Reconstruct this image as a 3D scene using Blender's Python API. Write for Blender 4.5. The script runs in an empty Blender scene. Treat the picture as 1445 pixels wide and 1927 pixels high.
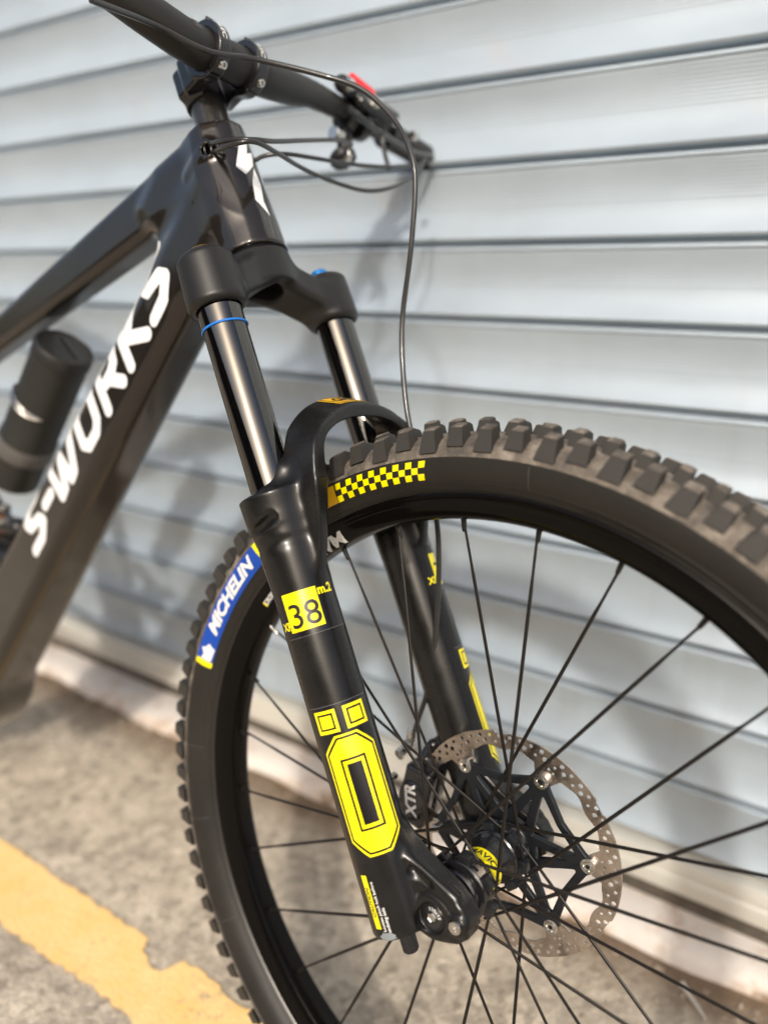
import bpy, bmesh, math, random
import numpy as np
from mathutils import Matrix, Vector
from mathutils.bvhtree import BVHTree
random.seed(3); np.random.seed(3)
SC = bpy.context.scene
COL = SC.collection
R = math.radians

# ------------------------------------------------------------ camera
# rotation of the fork frame (x forward, y left, z up the steerer, origin on the front axle) in the world
FM = np.array([[0.88591075, 0.07731294, -0.45736731], [-0.02971564, 0.99344596, 0.1103726], [0.46290294, -0.08418931, 0.88240185]])
FA = np.array([0, 0, 0.37077518])
F2W = Matrix(((*FM[0], FA[0]), (*FM[1], FA[1]), (*FM[2], FA[2]), (0, 0, 0, 1)))
CR = np.array([[0.84084899, 0.16706945, -0.51484054], [0.54039266, -0.20498952, 0.81606071], [0.0308019, -0.96439986, -0.26264833]])
CC = [0.202543, -0.494061, 0.819978]
CF = 1403.667
TWIG = [(0.133, 0.3611, 0.004), (0.1436, 0.3498, 0.004), (0.1559, 0.3378, 0.004), (0.1667, 0.3253, 0.004)]
BLADE = [(0.0056, 0.165, 0.7633), (0.0045, 0.2, 0.7582), (-0.005, 0.26, 0.762), (-0.0103, 0.32, 0.7649), (-0.0091, 0.36, 0.7684)]
cam_d = bpy.data.cameras.new('camera'); cam = bpy.data.objects.new('camera', cam_d); COL.objects.link(cam)
cam.matrix_world = Matrix(((CR[0][0], -CR[0][1], -CR[0][2], CC[0]), (CR[1][0], -CR[1][1], -CR[1][2], CC[1]), (CR[2][0], -CR[2][1], -CR[2][2], CC[2]), (0, 0, 0, 1)))
cam_d.sensor_fit = 'VERTICAL'; cam_d.sensor_height = 36; cam_d.sensor_width = 27
cam_d.lens = CF / 1927 * 36
cam_d.clip_start = 0.02; cam_d.clip_end = 600
cam_d.dof.use_dof = True; cam_d.dof.focus_distance = 0.615; cam_d.dof.aperture_fstop = 1.9
SC.camera = cam

# ------------------------------------------------------------ light
SUN = Vector((0.42, -1.0, 0.66)).normalized()          # towards the sun
el = math.asin(SUN.z); az = math.atan2(SUN.x, SUN.y)
w = bpy.data.worlds.new('World'); SC.world = w; w.use_nodes = True
nt = w.node_tree; nt.nodes.clear()
sky = nt.nodes.new('ShaderNodeTexSky'); sky.sky_type = 'NISHITA'; sky.sun_disc = False
sky.sun_elevation = el; sky.sun_rotation = az; sky.dust_density = 5.0; sky.air_density = 1.0; sky.ozone_density = 1.0
bg = nt.nodes.new('ShaderNodeBackground'); bg.inputs[1].default_value = 0.15
out = nt.nodes.new('ShaderNodeOutputWorld')
nt.links.new(sky.outputs[0], bg.inputs[0]); nt.links.new(bg.outputs[0], out.inputs[0])
sl = bpy.data.lights.new('sun', 'SUN'); sl.energy = 2.0; sl.angle = R(3.0); sl.color = (1.0, 0.95, 0.87)
so = bpy.data.objects.new('sun', sl); COL.objects.link(so)
so.rotation_euler = SUN.to_track_quat('Z', 'Y').to_euler()
SC.view_settings.view_transform = 'Standard'; SC.view_settings.look = 'None'
SC.view_settings.gamma = 1; SC.view_settings.exposure = 0.33; SC.view_settings.use_curve_mapping = False
SC.cycles.max_bounces = 8

# ------------------------------------------------------------ materials
def nodes(name):
    m = bpy.data.materials.new(name); m.use_nodes = True
    return m, m.node_tree, m.node_tree.nodes['Principled BSDF']
def mat(name, col, rough=0.5, metal=0.0, coat=0.0, grain=0.0, gscale=300.0, spec=0.5, vary=0.0, vscale=8.0, rvar=0.0, coat_r=0.05, aniso=0.0):
    m, t, b = nodes(name)
    b.inputs['Base Color'].default_value = (*col, 1); b.inputs['Roughness'].default_value = rough
    b.inputs['Metallic'].default_value = metal; b.inputs['Coat Weight'].default_value = coat
    b.inputs['Coat Roughness'].default_value = coat_r
    b.inputs['Specular IOR Level'].default_value = spec
    b.inputs['Anisotropic'].default_value = aniso
    tc = t.nodes.new('ShaderNodeTexCoord')
    if grain:
        n = t.nodes.new('ShaderNodeTexNoise'); n.inputs['Scale'].default_value = gscale; n.inputs['Detail'].default_value = 3
        bp = t.nodes.new('ShaderNodeBump'); bp.inputs['Strength'].default_value = grain; bp.inputs['Distance'].default_value = 0.0006
        t.links.new(tc.outputs['Object'], n.inputs['Vector']); t.links.new(n.outputs['Fac'], bp.inputs['Height'])
        t.links.new(bp.outputs['Normal'], b.inputs['Normal'])
    if vary or rvar:
        n = t.nodes.new('ShaderNodeTexNoise'); n.inputs['Scale'].default_value = vscale; n.inputs['Detail'].default_value = 6
        n.inputs['Roughness'].default_value = 0.65
        t.links.new(tc.outputs['Object'], n.inputs['Vector'])
        if vary:
            r = t.nodes.new('ShaderNodeMapRange'); r.inputs[1].default_value = 0.3; r.inputs[2].default_value = 0.7
            r.inputs[3].default_value = 1 - vary; r.inputs[4].default_value = 1 + vary
            x = t.nodes.new('ShaderNodeVectorMath'); x.operation = 'SCALE'; x.inputs[0].default_value = col
            t.links.new(n.outputs['Fac'], r.inputs[0]); t.links.new(r.outputs[0], x.inputs['Scale'])
            t.links.new(x.outputs[0], b.inputs['Base Color'])
        if rvar:
            r = t.nodes.new('ShaderNodeMapRange'); r.inputs[1].default_value = 0.3; r.inputs[2].default_value = 0.7
            r.inputs[3].default_value = max(0.02, rough - rvar); r.inputs[4].default_value = rough + rvar
            t.links.new(n.outputs['Fac'], r.inputs[0]); t.links.new(r.outputs[0], b.inputs['Roughness'])
    return m
BLK = (0.012, 0.012, 0.013)
M = {}
M['fork'] = mat('satin black paint', (0.009, 0.0085, 0.008), 0.26, 0.0, 0.0, 0.05, 900, spec=0.36, vary=0.3, rvar=0.04, vscale=30)
M['crown'] = mat('anodised satin black', (0.014, 0.013, 0.012), 0.40, 0.2, 0.0, 0.12, 2500)
M['stan'] = mat('polished dark stanchion', (0.12, 0.115, 0.107), 0.065, 1.0, 0, 0.0, rvar=0.015, vscale=60, aniso=0.0)
M['frame'] = mat('gloss carbon frame', (0.012, 0.0085, 0.0055), 0.32, 0.25, 1.0, 0.0, spec=0.3, coat_r=0.015, vary=0.2, vscale=400)
M['glossblk'] = mat('gloss black', (0.010, 0.010, 0.011), 0.22, 0.0, 0.4)
M['blk'] = mat('black parts', (0.014, 0.014, 0.015), 0.38, 0.2)
M['matblk'] = mat('matte carbon bar', (0.013, 0.012, 0.0105), 0.48, 0, grain=0.1, gscale=500)
M['rim'] = mat('black rim', (0.003, 0.0025, 0.0022), 0.14, 0.0, 0.0, spec=0.14, rvar=0.05, vscale=20)
M['spider'] = mat('rotor spider', (0.022, 0.025, 0.03), 0.4, 0.6)
M['rotor'] = mat('rotor steel', (0.52, 0.45, 0.39), 0.30, 1.0, vary=0.25, vscale=60, rvar=0.1)
M['silver'] = mat('silver steel', (0.62, 0.6, 0.56), 0.25, 1.0, rvar=0.08, vscale=200)
M['spoke'] = mat('black spoke', (0.018, 0.015, 0.013), 0.35, 0.5)
M['yellow'] = mat('yellow print', (0.90, 0.77, 0.0), 0.33, coat=0.3, vary=0.05, vscale=25, rvar=0.12)
M['orange'] = mat('orange yellow print', (0.85, 0.47, 0.01), 0.4)
M['blueprint'] = mat('blue print', (0.002, 0.055, 0.36), 0.42)
M['white'] = mat('white print', (0.82, 0.83, 0.82), 0.3, coat=0.5)
M['whiteflat'] = mat('white matte print', (0.75, 0.74, 0.70), 0.5)
M['inkblk'] = mat('black ink', (0.012, 0.009, 0.012), 0.35)
M['film'] = mat('clear sticker film', (0.008, 0.007, 0.008), 0.22)
M['filmedge'] = mat('film edge', (0.12, 0.12, 0.12), 0.3)
M['gold'] = mat('gold anodised', (0.95, 0.5, 0.06), 0.3, 1.0)
M['copper'] = mat('copper', (0.6, 0.25, 0.12), 0.35, 1.0)
M['purple'] = mat('purple anodised', (0.25, 0.06, 0.4), 0.35, 0.8)
M['bluering'] = mat('blue rubber', (0.01, 0.17, 0.62), 0.35)
M['blueano'] = mat('blue anodised', (0.02, 0.2, 0.55), 0.35, 0.5)
M['red'] = mat('red plastic', (0.75, 0.01, 0.02), 0.35)
M['hose'] = mat('black cable housing', (0.02, 0.019, 0.018), 0.3, coat=0.2, grain=0.15, gscale=600)
M['rubber'] = mat('sidewall rubber', (0.017, 0.0155, 0.013), 0.46, spec=0.34, grain=0.3, gscale=1200, vary=0.25, vscale=14)
M['greyband'] = mat('grey plastic', (0.09, 0.083, 0.078), 0.45)
M['chip'] = mat('scuffed bare metal', (0.35, 0.4, 0.42), 0.4, 0.6)

# dusty tread: rubber with tan dust gathered between the knobs (by radius) and noise
def dusty():
    m, t, b = nodes('dusty tread rubber'); N = t.nodes; L = t.links
    g = N.new('ShaderNodeTexCoord')
    n = N.new('ShaderNodeTexNoise'); n.inputs['Scale'].default_value = 55; n.inputs['Detail'].default_value = 8; n.inputs['Roughness'].default_value = 0.7
    n2 = N.new('ShaderNodeTexNoise'); n2.inputs['Scale'].default_value = 900; n2.inputs['Detail'].default_value = 3
    geo = N.new('ShaderNodeNewGeometry')
    L.new(geo.outputs['Position'], n.inputs['Vector']); L.new(geo.outputs['Position'], n2.inputs['Vector'])
    r = N.new('ShaderNodeValToRGB'); r.color_ramp.elements[0].position = 0.38; r.color_ramp.elements[0].color = (0.06, 0.052, 0.044, 1)
    r.color_ramp.elements[1].position = 0.66; r.color_ramp.elements[1].color = (0.25, 0.215, 0.175, 1)
    e = r.color_ramp.elements.new(0.52); e.color = (0.13, 0.108, 0.085, 1)
    L.new(n.outputs['Fac'], r.inputs['Fac']); L.new(r.outputs['Color'], b.inputs['Base Color'])
    b.inputs['Roughness'].default_value = 0.75
    bp = N.new('ShaderNodeBump'); bp.inputs['Strength'].default_value = 0.5; bp.inputs['Distance'].default_value = 0.0008
    L.new(n2.outputs['Fac'], bp.inputs['Height']); L.new(bp.outputs['Normal'], b.inputs['Normal'])
    return m
M['tread'] = dusty()
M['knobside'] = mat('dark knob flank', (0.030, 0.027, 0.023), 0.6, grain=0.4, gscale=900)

# ------------------------------------------------------------ object helpers
FRAME = {}                                # object -> its matrix in the fork frame
def tag(o, label, cat, group=None, kind=None):
    if label: o['label'] = label
    if cat: o['category'] = cat
    if group: o['group'] = group
    if kind: o['kind'] = kind
def mesh_of(name, verts, faces, m, smooth=True):
    me = bpy.data.meshes.new(name)
    me.from_pydata([tuple(v) for v in verts], [], [tuple(f) for f in faces])
    if m: me.materials.append(m)
    if smooth: me.polygons.foreach_set('use_smooth', [True] * len(me.polygons))
    me.update(); return me
def sharp(me, deg=35):
    bm = bmesh.new(); bm.from_mesh(me)
    for e in bm.edges:
        if len(e.link_faces) == 2 and e.calc_face_angle(0) > R(deg): e.smooth = False
    bm.to_mesh(me); bm.free(); return me
def part(name, me, parent, T=None, label=None):
    """a part (or sub-part) of the bicycle; T is its matrix in the fork frame"""
    T = T or Matrix.Identity(4)
    o = bpy.data.objects.new(name, me); COL.objects.link(o)
    o.parent = parent; o.matrix_parent_inverse = Matrix.Identity(4)
    o.matrix_basis = FRAME[parent].inverted() @ T
    FRAME[o] = T
    if label: o['label'] = label
    return o
def bm_mesh(name, bm, m, smooth=True, sh=35):
    me = bpy.data.meshes.new(name); bm.to_mesh(me); bm.free()
    if m: me.materials.append(m)
    if smooth:
        me.polygons.foreach_set('use_smooth', [True] * len(me.polygons)); sharp(me, sh)
    return me
def lathe(name, prof, m, axis='y', seg=48, closed=False, smooth=True, sh=30):
    """prof: list of (radius, along)"""
    V = []; Fc = []; n = len(prof)
    for i in range(seg):
        a = 2 * math.pi * i / seg; c, s = math.cos(a), math.sin(a)
        for r, h in prof:
            V.append((r * c, h, r * s) if axis == 'y' else (r * c, r * s, h) if axis == 'z' else (h, r * c, r * s))
    for i in range(seg):
        j = (i + 1) % seg
        for k in range(n if closed else n - 1):
            l = (k + 1) % n
            q = (i * n + k, i * n + l, j * n + l, j * n + k)
            Fc.append(q if axis in 'z' else q)
    bm = bmesh.new(); vs = [bm.verts.new(v) for v in V]
    for q in Fc:
        try: bm.faces.new([vs[i] for i in q])
        except ValueError: pass
    bmesh.ops.remove_doubles(bm, verts=bm.verts, dist=1e-6)
    bmesh.ops.recalc_face_normals(bm, faces=bm.faces)
    return bm_mesh(name, bm, m, smooth, sh)
def spline(pts, n=10):
    P = [np.array(p, float) for p in pts]; P = [2 * P[0] - P[1]] + P + [2 * P[-1] - P[-2]]; out = []
    for i in range(1, len(P) - 2):
        for k in range(n):
            t = k / n
            out.append(0.5 * ((2 * P[i]) + (-P[i - 1] + P[i + 1]) * t + (2 * P[i - 1] - 5 * P[i] + 4 * P[i + 1] - P[i + 2]) * t * t + (-P[i - 1] + 3 * P[i] - 3 * P[i + 1] + P[i + 2]) * t ** 3))
    out.append(P[-2]); return out
def tube(name, pts, rad, m, seg=12, n=10, cap=True):
    """pts: control points; rad a number or a list per control point"""
    if n > 1:
        if not np.isscalar(rad): rad = [float(x[0]) for x in spline([(r, 0, 0) for r in rad], n)]
        pts = spline(pts, n)
    pts = [Vector(p) for p in pts]
    if np.isscalar(rad): rad = [rad] * len(pts)
    V = []; Fc = []; up = None
    for i, p in enumerate(pts):
        d = (pts[min(i + 1, len(pts) - 1)] - pts[max(i - 1, 0)]).normalized()
        if up is None: up = d.orthogonal().normalized()
        up = (up - d * up.dot(d)).normalized(); s = d.cross(up)
        for k in range(seg):
            a = 2 * math.pi * k / seg; V.append(p + (up * math.cos(a) + s * math.sin(a)) * rad[i])
    for i in range(len(pts) - 1):
        for k in range(seg):
            l = (k + 1) % seg; Fc.append((i * seg + k, i * seg + l, (i + 1) * seg + l, (i + 1) * seg + k))
    if cap: Fc.append(tuple(range(seg))[::-1]); Fc.append(tuple((len(pts) - 1) * seg + k for k in range(seg)))
    return sharp(mesh_of(name, V, Fc, m), 50)
def box_bm(bm, c, s, rot=None, bev=0.0):
    r = bmesh.ops.create_cube(bm, size=1.0); vs = r['verts']
    for v in vs: v.co = Vector((v.co.x * s[0], v.co.y * s[1], v.co.z * s[2]))
    if bev:
        es = list({e for v in vs for e in v.link_edges})
        rb = bmesh.ops.bevel(bm, geom=es, offset=bev, segments=2, affect='EDGES', profile=0.5)
        vs = list({v for f in rb['faces'] for v in f.verts} | {v for v in vs if v.is_valid})
    T = Matrix.Translation(c) @ (rot.to_4x4() if rot else Matrix.Identity(4))
    for v in vs: v.co = T @ v.co
def rounded_box(name, c, s, m, bev=0.002, rot=None):
    bm = bmesh.new(); box_bm(bm, Vector((0, 0, 0)), s, None, bev)
    T = Matrix.Translation(c) @ (rot.to_4x4() if rot else Matrix.Identity(4))
    bmesh.ops.transform(bm, matrix=T, verts=bm.verts)
    return bm_mesh(name, bm, m, True, 40)

# ------------------------------------------------------------ implicit shapes
def ln(x, y, z): return np.sqrt(x * x + y * y + z * z)
def smin(a, b, k):
    h = np.clip(0.5 + 0.5 * (b - a) / k, 0, 1); return b * (1 - h) + a * h - k * h * (1 - h)
def smax(a, b, k): return -smin(-a, -b, k)
def capsule(p, a, b, ra, rb=None):
    rb = ra if rb is None else rb
    a = np.array(a, np.float32); b = np.array(b, np.float32); ba = b - a; L = float(ba @ ba)
    px, py, pz = p[0] - a[0], p[1] - a[1], p[2] - a[2]
    h = np.clip((px * ba[0] + py * ba[1] + pz * ba[2]) / L, 0, 1)
    return ln(px - ba[0] * h, py - ba[1] * h, pz - ba[2] * h) - (ra + (rb - ra) * h)
def cyl(p, a, b, ra, rb=None, rnd=0.002):
    """capped cone from a to b with rounded rim"""
    rb = ra if rb is None else rb
    a = np.array(a, np.float32); b = np.array(b, np.float32); ba = b - a; L = math.sqrt(float(ba @ ba)); u = ba / L
    px, py, pz = p[0] - a[0], p[1] - a[1], p[2] - a[2]
    h = px * u[0] + py * u[1] + pz * u[2]
    q = np.sqrt(np.maximum(px * px + py * py + pz * pz - h * h, 0))
    rr = ra + (rb - ra) * np.clip(h / L, 0, 1)
    dx = q - rr + rnd; dy = np.abs(h - L / 2) - L / 2 + rnd
    return np.minimum(np.maximum(dx, dy), 0) + np.sqrt(np.maximum(dx, 0) ** 2 + np.maximum(dy, 0) ** 2) - rnd
def rbox(p, c, half, rnd=0.003, ax=None):
    px, py, pz = p[0] - c[0], p[1] - c[1], p[2] - c[2]
    if ax is not None:
        px, py, pz = [px * a[0] + py * a[1] + pz * a[2] for a in ax]
    dx = np.abs(px) - half[0] + rnd; dy = np.abs(py) - half[1] + rnd; dz = np.abs(pz) - half[2] + rnd
    return np.minimum(np.maximum(np.maximum(dx, dy), dz), 0) + ln(np.maximum(dx, 0), np.maximum(dy, 0), np.maximum(dz, 0)) - rnd
def poly2(u, v, P):
    """signed distance to a polygon in the u, v plane"""
    d = np.full(u.shape, 1e9, np.float32); s = np.ones(u.shape, np.float32)
    n = len(P)
    for i in range(n):
        j = (i - 1) % n
        ex, ey = P[j][0] - P[i][0], P[j][1] - P[i][1]; wx, wy = u - P[i][0], v - P[i][1]
        t = np.clip((wx * ex + wy * ey) / (ex * ex + ey * ey), 0, 1)
        bx, by = wx - ex * t, wy - ey * t
        d = np.minimum(d, bx * bx + by * by)
        c1 = v >= P[i][1]; c2 = v < P[j][1]; c3 = ex * wy > ey * wx
        fl = (c1 & c2 & c3) | (~c1 & ~c2 & ~c3); s = np.where(fl, -s, s)
    return s * np.sqrt(d)
def extr(d2, w, half, rnd=0.002):
    dx = d2 + rnd; dy = np.abs(w) - half + rnd
    return np.minimum(np.maximum(dx, dy), 0) + np.sqrt(np.maximum(dx, 0) ** 2 + np.maximum(dy, 0) ** 2) - rnd
def curve2(u, v, P):
    d = np.full(u.shape, 1e9, np.float32)
    for a, b in zip(P[:-1], P[1:]):
        ex, ey = b[0] - a[0], b[1] - a[1]; wx, wy = u - a[0], v - a[1]
        t = np.clip((wx * ex + wy * ey) / (ex * ex + ey * ey), 0, 1)
        d = np.minimum(d, (wx - ex * t) ** 2 + (wy - ey * t) ** 2)
    return np.sqrt(d)
def surface(name, fn, lo, hi, h, m, relax=1, sh=60):
    lo = np.array(lo, np.float32); hi = np.array(hi, np.float32)
    n = np.ceil((hi - lo) / h).astype(int) + 1
    g = [lo[i] + h * np.arange(n[i], dtype=np.float32) for i in range(3)]
    X, Y, Z = np.meshgrid(*g, indexing='ij')
    V = fn((X, Y, Z)).astype(np.float32); del X, Y, Z
    ins = V < 0
    cx = np.zeros([k - 1 for k in n], np.int8)
    for dx in (0, 1):
        for dy in (0, 1):
            for dz in (0, 1):
                cx += ins[dx:n[0] - 1 + dx, dy:n[1] - 1 + dy, dz:n[2] - 1 + dz]
    act = (cx > 0) & (cx < 8); idx = np.full(act.shape, -1, np.int64); C = np.argwhere(act); idx[act] = np.arange(len(C))
    acc = np.zeros((len(C), 3)); cnt = np.zeros(len(C))
    corners = [(a, b, c) for a in (0, 1) for b in (0, 1) for c in (0, 1)]
    for a in corners:
        for ax in range(3):
            if a[ax]: continue
            b = list(a); b[ax] = 1
            va = V[C[:, 0] + a[0], C[:, 1] + a[1], C[:, 2] + a[2]]; vb = V[C[:, 0] + b[0], C[:, 1] + b[1], C[:, 2] + b[2]]
            k = (va < 0) != (vb < 0); t = np.where(k, va / np.where(va == vb, 1, va - vb), 0)
            pt = np.tile(np.array(a, float), (len(C), 1)); pt[:, ax] = t
            acc += pt * k[:, None]; cnt += k
    P = lo + h * (C + acc / cnt[:, None])
    Q = []
    for ax in range(3):
        o1, o2 = [i for i in range(3) if i != ax]
        sl0 = [slice(None)] * 3; sl1 = [slice(None)] * 3; sl0[ax] = slice(0, -1); sl1[ax] = slice(1, None)
        ch = ins[tuple(sl0)] != ins[tuple(sl1)]; E = np.argwhere(ch)
        E = E[(E[:, o1] > 0) & (E[:, o2] > 0) & (E[:, o1] < n[o1] - 1) & (E[:, o2] < n[o2] - 1)]
        q = []
        for d1, d2 in ((1, 1), (0, 1), (0, 0), (1, 0)):
            c = E.copy(); c[:, o1] -= d1; c[:, o2] -= d2; q.append(idx[c[:, 0], c[:, 1], c[:, 2]])
        q = np.stack(q, 1); flip = ins[E[:, 0], E[:, 1], E[:, 2]]
        if ax == 1: flip = ~flip
        q[~flip] = q[~flip][:, ::-1]; Q.append(q)
    Q = np.concatenate(Q); Q = Q[(Q >= 0).all(1)]
    e = np.float32(h * 0.3)
    for it in range(2):                     # pull the vertices onto the exact surface
        p = P.astype(np.float32); f0 = fn((p[:, 0], p[:, 1], p[:, 2]))
        G = np.stack([fn((p[:, 0] + e * (i == 0), p[:, 1] + e * (i == 1), p[:, 2] + e * (i == 2))) - fn((p[:, 0] - e * (i == 0), p[:, 1] - e * (i == 1), p[:, 2] - e * (i == 2))) for i in range(3)], 1) / (2 * e)
        gl = np.maximum((G * G).sum(1), 0.05)
        P = P - np.clip(f0 / gl, -h * 0.6, h * 0.6)[:, None] * G
    me = bpy.data.meshes.new(name)
    me.vertices.add(len(P)); me.vertices.foreach_set('co', P.astype(np.float32).ravel())
    me.loops.add(len(Q) * 4); me.loops.foreach_set('vertex_index', Q.astype(np.int32).ravel())
    me.polygons.add(len(Q)); me.polygons.foreach_set('loop_start', np.arange(0, len(Q) * 4, 4, dtype=np.int32))
    me.update(calc_edges=True); me.validate()
    me.polygons.foreach_set('use_smooth', [True] * len(me.polygons))
    if m: me.materials.append(m)
    return me

# ------------------------------------------------------------ flat print wrapped on surfaces
def text2d(s, size=1.0, bold=0.0, shear=0.0, spacing=1.0, align='CENTER'):
    c = bpy.data.curves.new('t', 'FONT'); c.body = s; c.size = size; c.align_x = align; c.align_y = 'CENTER'
    c.offset = bold; c.shear = shear; c.space_character = spacing; c.resolution_u = 4
    o = bpy.data.objects.new('t', c); COL.objects.link(o)
    dg = bpy.context.evaluated_depsgraph_get(); me = o.evaluated_get(dg).to_mesh()
    V = [(v.co.x, v.co.y) for v in me.vertices]; Fc = [tuple(p.vertices) for p in me.polygons]
    bpy.data.objects.remove(o); bpy.data.curves.remove(c)
    return V, Fc
def shape2d(loops):
    from mathutils.geometry import tessellate_polygon
    V = [p for l in loops for p in l]
    T = tessellate_polygon([[Vector((p[0], p[1], 0)) for p in l] for l in loops])
    return V, [tuple(t) for t in T]
def merge2d(*S):
    V = []; Fc = []
    for v, f in S:
        o = len(V); V += list(v); Fc += [tuple(i + o for i in q) for q in f]
    return V, Fc
def xf(S, dx=0, dy=0, rot=0, sx=1, sy=None):
    sy = sx if sy is None else sy; c, s = math.cos(rot), math.sin(rot)
    return [(c * x * sx - s * y * sy + dx, s * x * sx + c * y * sy + dy) for x, y in S[0]], S[1]
def rect(x0, y0, x1, y1): return [(x0, y0), (x1, y0), (x1, y1), (x0, y1)]
def wrap(name, S, fn, m, step=0.003, steps=None):
    """cut a flat shape into strips and bend it with fn(u, v) -> point"""
    bm = bmesh.new(); vs = [bm.verts.new((x, y, 0)) for x, y in S[0]]
    for q in S[1]:
        try: bm.faces.new([vs[i] for i in q])
        except ValueError: pass
    bmesh.ops.remove_doubles(bm, verts=bm.verts, dist=1e-6)
    sx, sy = steps or (step, step)
    for ax, st in ((0, sx), (1, sy)):
        if not st: continue
        c = [v.co[ax] for v in bm.verts]; a = math.floor(min(c) / st) + 1
        while a * st < max(c):
            co = Vector((0, 0, 0)); co[ax] = a * st; no = Vector((0, 0, 0)); no[ax] = 1
            bmesh.ops.bisect_plane(bm, geom=bm.verts[:] + bm.edges[:] + bm.faces[:], plane_co=co, plane_no=no, dist=1e-7); a += 1
    bad = []
    for v in bm.verts:
        p = fn(v.co.x, v.co.y)
        if p is None: bad.append(v)
        else: v.co = Vector(p)
    if bad: bmesh.ops.delete(bm, geom=bad, context='VERTS')
    return bm_mesh(name, bm, m, True, 80)

# ------------------------------------------------------------ setting
def struct(name, me, label=None, cat=None):
    o = bpy.data.objects.new(name, me); COL.objects.link(o); o['kind'] = 'structure'
    tag(o, label, cat); return o

def ground_mat():
    m, t, b = nodes('worn asphalt'); N = t.nodes; L = t.links
    g = N.new('ShaderNodeNewGeometry')
    v = N.new('ShaderNodeTexVoronoi'); v.inputs['Scale'].default_value = 190
    v2 = N.new('ShaderNodeTexVoronoi'); v2.inputs['Scale'].default_value = 75
    n = N.new('ShaderNodeTexNoise'); n.inputs['Scale'].default_value = 9; n.inputs['Detail'].default_value = 8; n.inputs['Roughness'].default_value = 0.65
    n3 = N.new('ShaderNodeTexNoise'); n3.inputs['Scale'].default_value = 60; n3.inputs['Detail'].default_value = 6
    for x in (v, v2, n, n3): L.new(g.outputs['Position'], x.inputs['Vector'])
    r = N.new('ShaderNodeValToRGB'); els = r.color_ramp.elements
    els[0].position = 0.0; els[0].color = (0.17, 0.15, 0.125, 1); els[1].position = 1.0; els[1].color = (0.86, 0.76, 0.60, 1)
    e = els.new(0.35); e.color = (0.40, 0.33, 0.24, 1); e = els.new(0.7); e.color = (0.56, 0.46, 0.34, 1)
    L.new(v.outputs['Color'], r.inputs['Fac'])
    r2 = N.new('ShaderNodeValToRGB'); r2.color_ramp.elements[0].color = (0.30, 0.255, 0.205, 1); r2.color_ramp.elements[1].color = (0.56, 0.46, 0.325, 1)
    L.new(n3.outputs['Fac'], r2.inputs['Fac'])
    mx0 = N.new('ShaderNodeMixRGB'); mx0.inputs[0].default_value = 0.4; L.new(r.outputs[0], mx0.inputs[1]); L.new(r2.outputs[0], mx0.inputs[2])
    r3 = N.new('ShaderNodeValToRGB'); r3.color_ramp.elements[0].color = (0.14, 0.122, 0.105, 1); r3.color_ramp.elements[1].color = (0.86, 0.75, 0.60, 1); L.new(v2.outputs['Color'], r3.inputs['Fac'])
    mx = N.new('ShaderNodeMixRGB'); mx.inputs[0].default_value = 0.45; L.new(mx0.outputs[0], mx.inputs[1]); L.new(r3.outputs[0], mx.inputs[2])
    mr = N.new('ShaderNodeMapRange'); mr.inputs[1].default_value = 0.3; mr.inputs[2].default_value = 0.7; mr.inputs[3].default_value = 0.72; mr.inputs[4].default_value = 1.25
    L.new(n.outputs['Fac'], mr.inputs[0])
    vm = N.new('ShaderNodeVectorMath'); vm.operation = 'SCALE'; L.new(mx.outputs[0], vm.inputs[0]); L.new(mr.outputs[0], vm.inputs['Scale'])
    # dirt gathered along the foot of the ledge
    sp = N.new('ShaderNodeSeparateXYZ'); L.new(g.outputs['Position'], sp.inputs[0])
    ad = N.new('ShaderNodeMath'); ad.operation = 'MULTIPLY_ADD'; ad.inputs[1].default_value = 0.14; L.new(n.outputs['Fac'], ad.inputs[0]); L.new(sp.outputs['Y'], ad.inputs[2])
    dm = N.new('ShaderNodeMapRange'); dm.inputs[1].default_value = 0.36; dm.inputs[2].default_value = 0.45; L.new(ad.outputs[0], dm.inputs[0])
    dmx = N.new('ShaderNodeMixRGB'); dmx.inputs[2].default_value = (0.17, 0.115, 0.07, 1); L.new(dm.outputs[0], dmx.inputs[0]); L.new(vm.outputs[0], dmx.inputs[1])
    L.new(dmx.outputs[0], b.inputs['Base Color']); b.inputs['Roughness'].default_value = 0.85
    bp = N.new('ShaderNodeBump'); bp.inputs['Strength'].default_value = 0.6; bp.inputs['Distance'].default_value = 0.003
    L.new(v.outputs['Distance'], bp.inputs['Height']); L.new(bp.outputs['Normal'], b.inputs['Normal'])
    return m
gm = ground_mat()
bm = bmesh.new()
box_bm(bm, Vector((0, 0, -0.1)), (600, 600, 0.2))
struct('ground', bm_mesh('ground', bm, gm, False))

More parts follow.
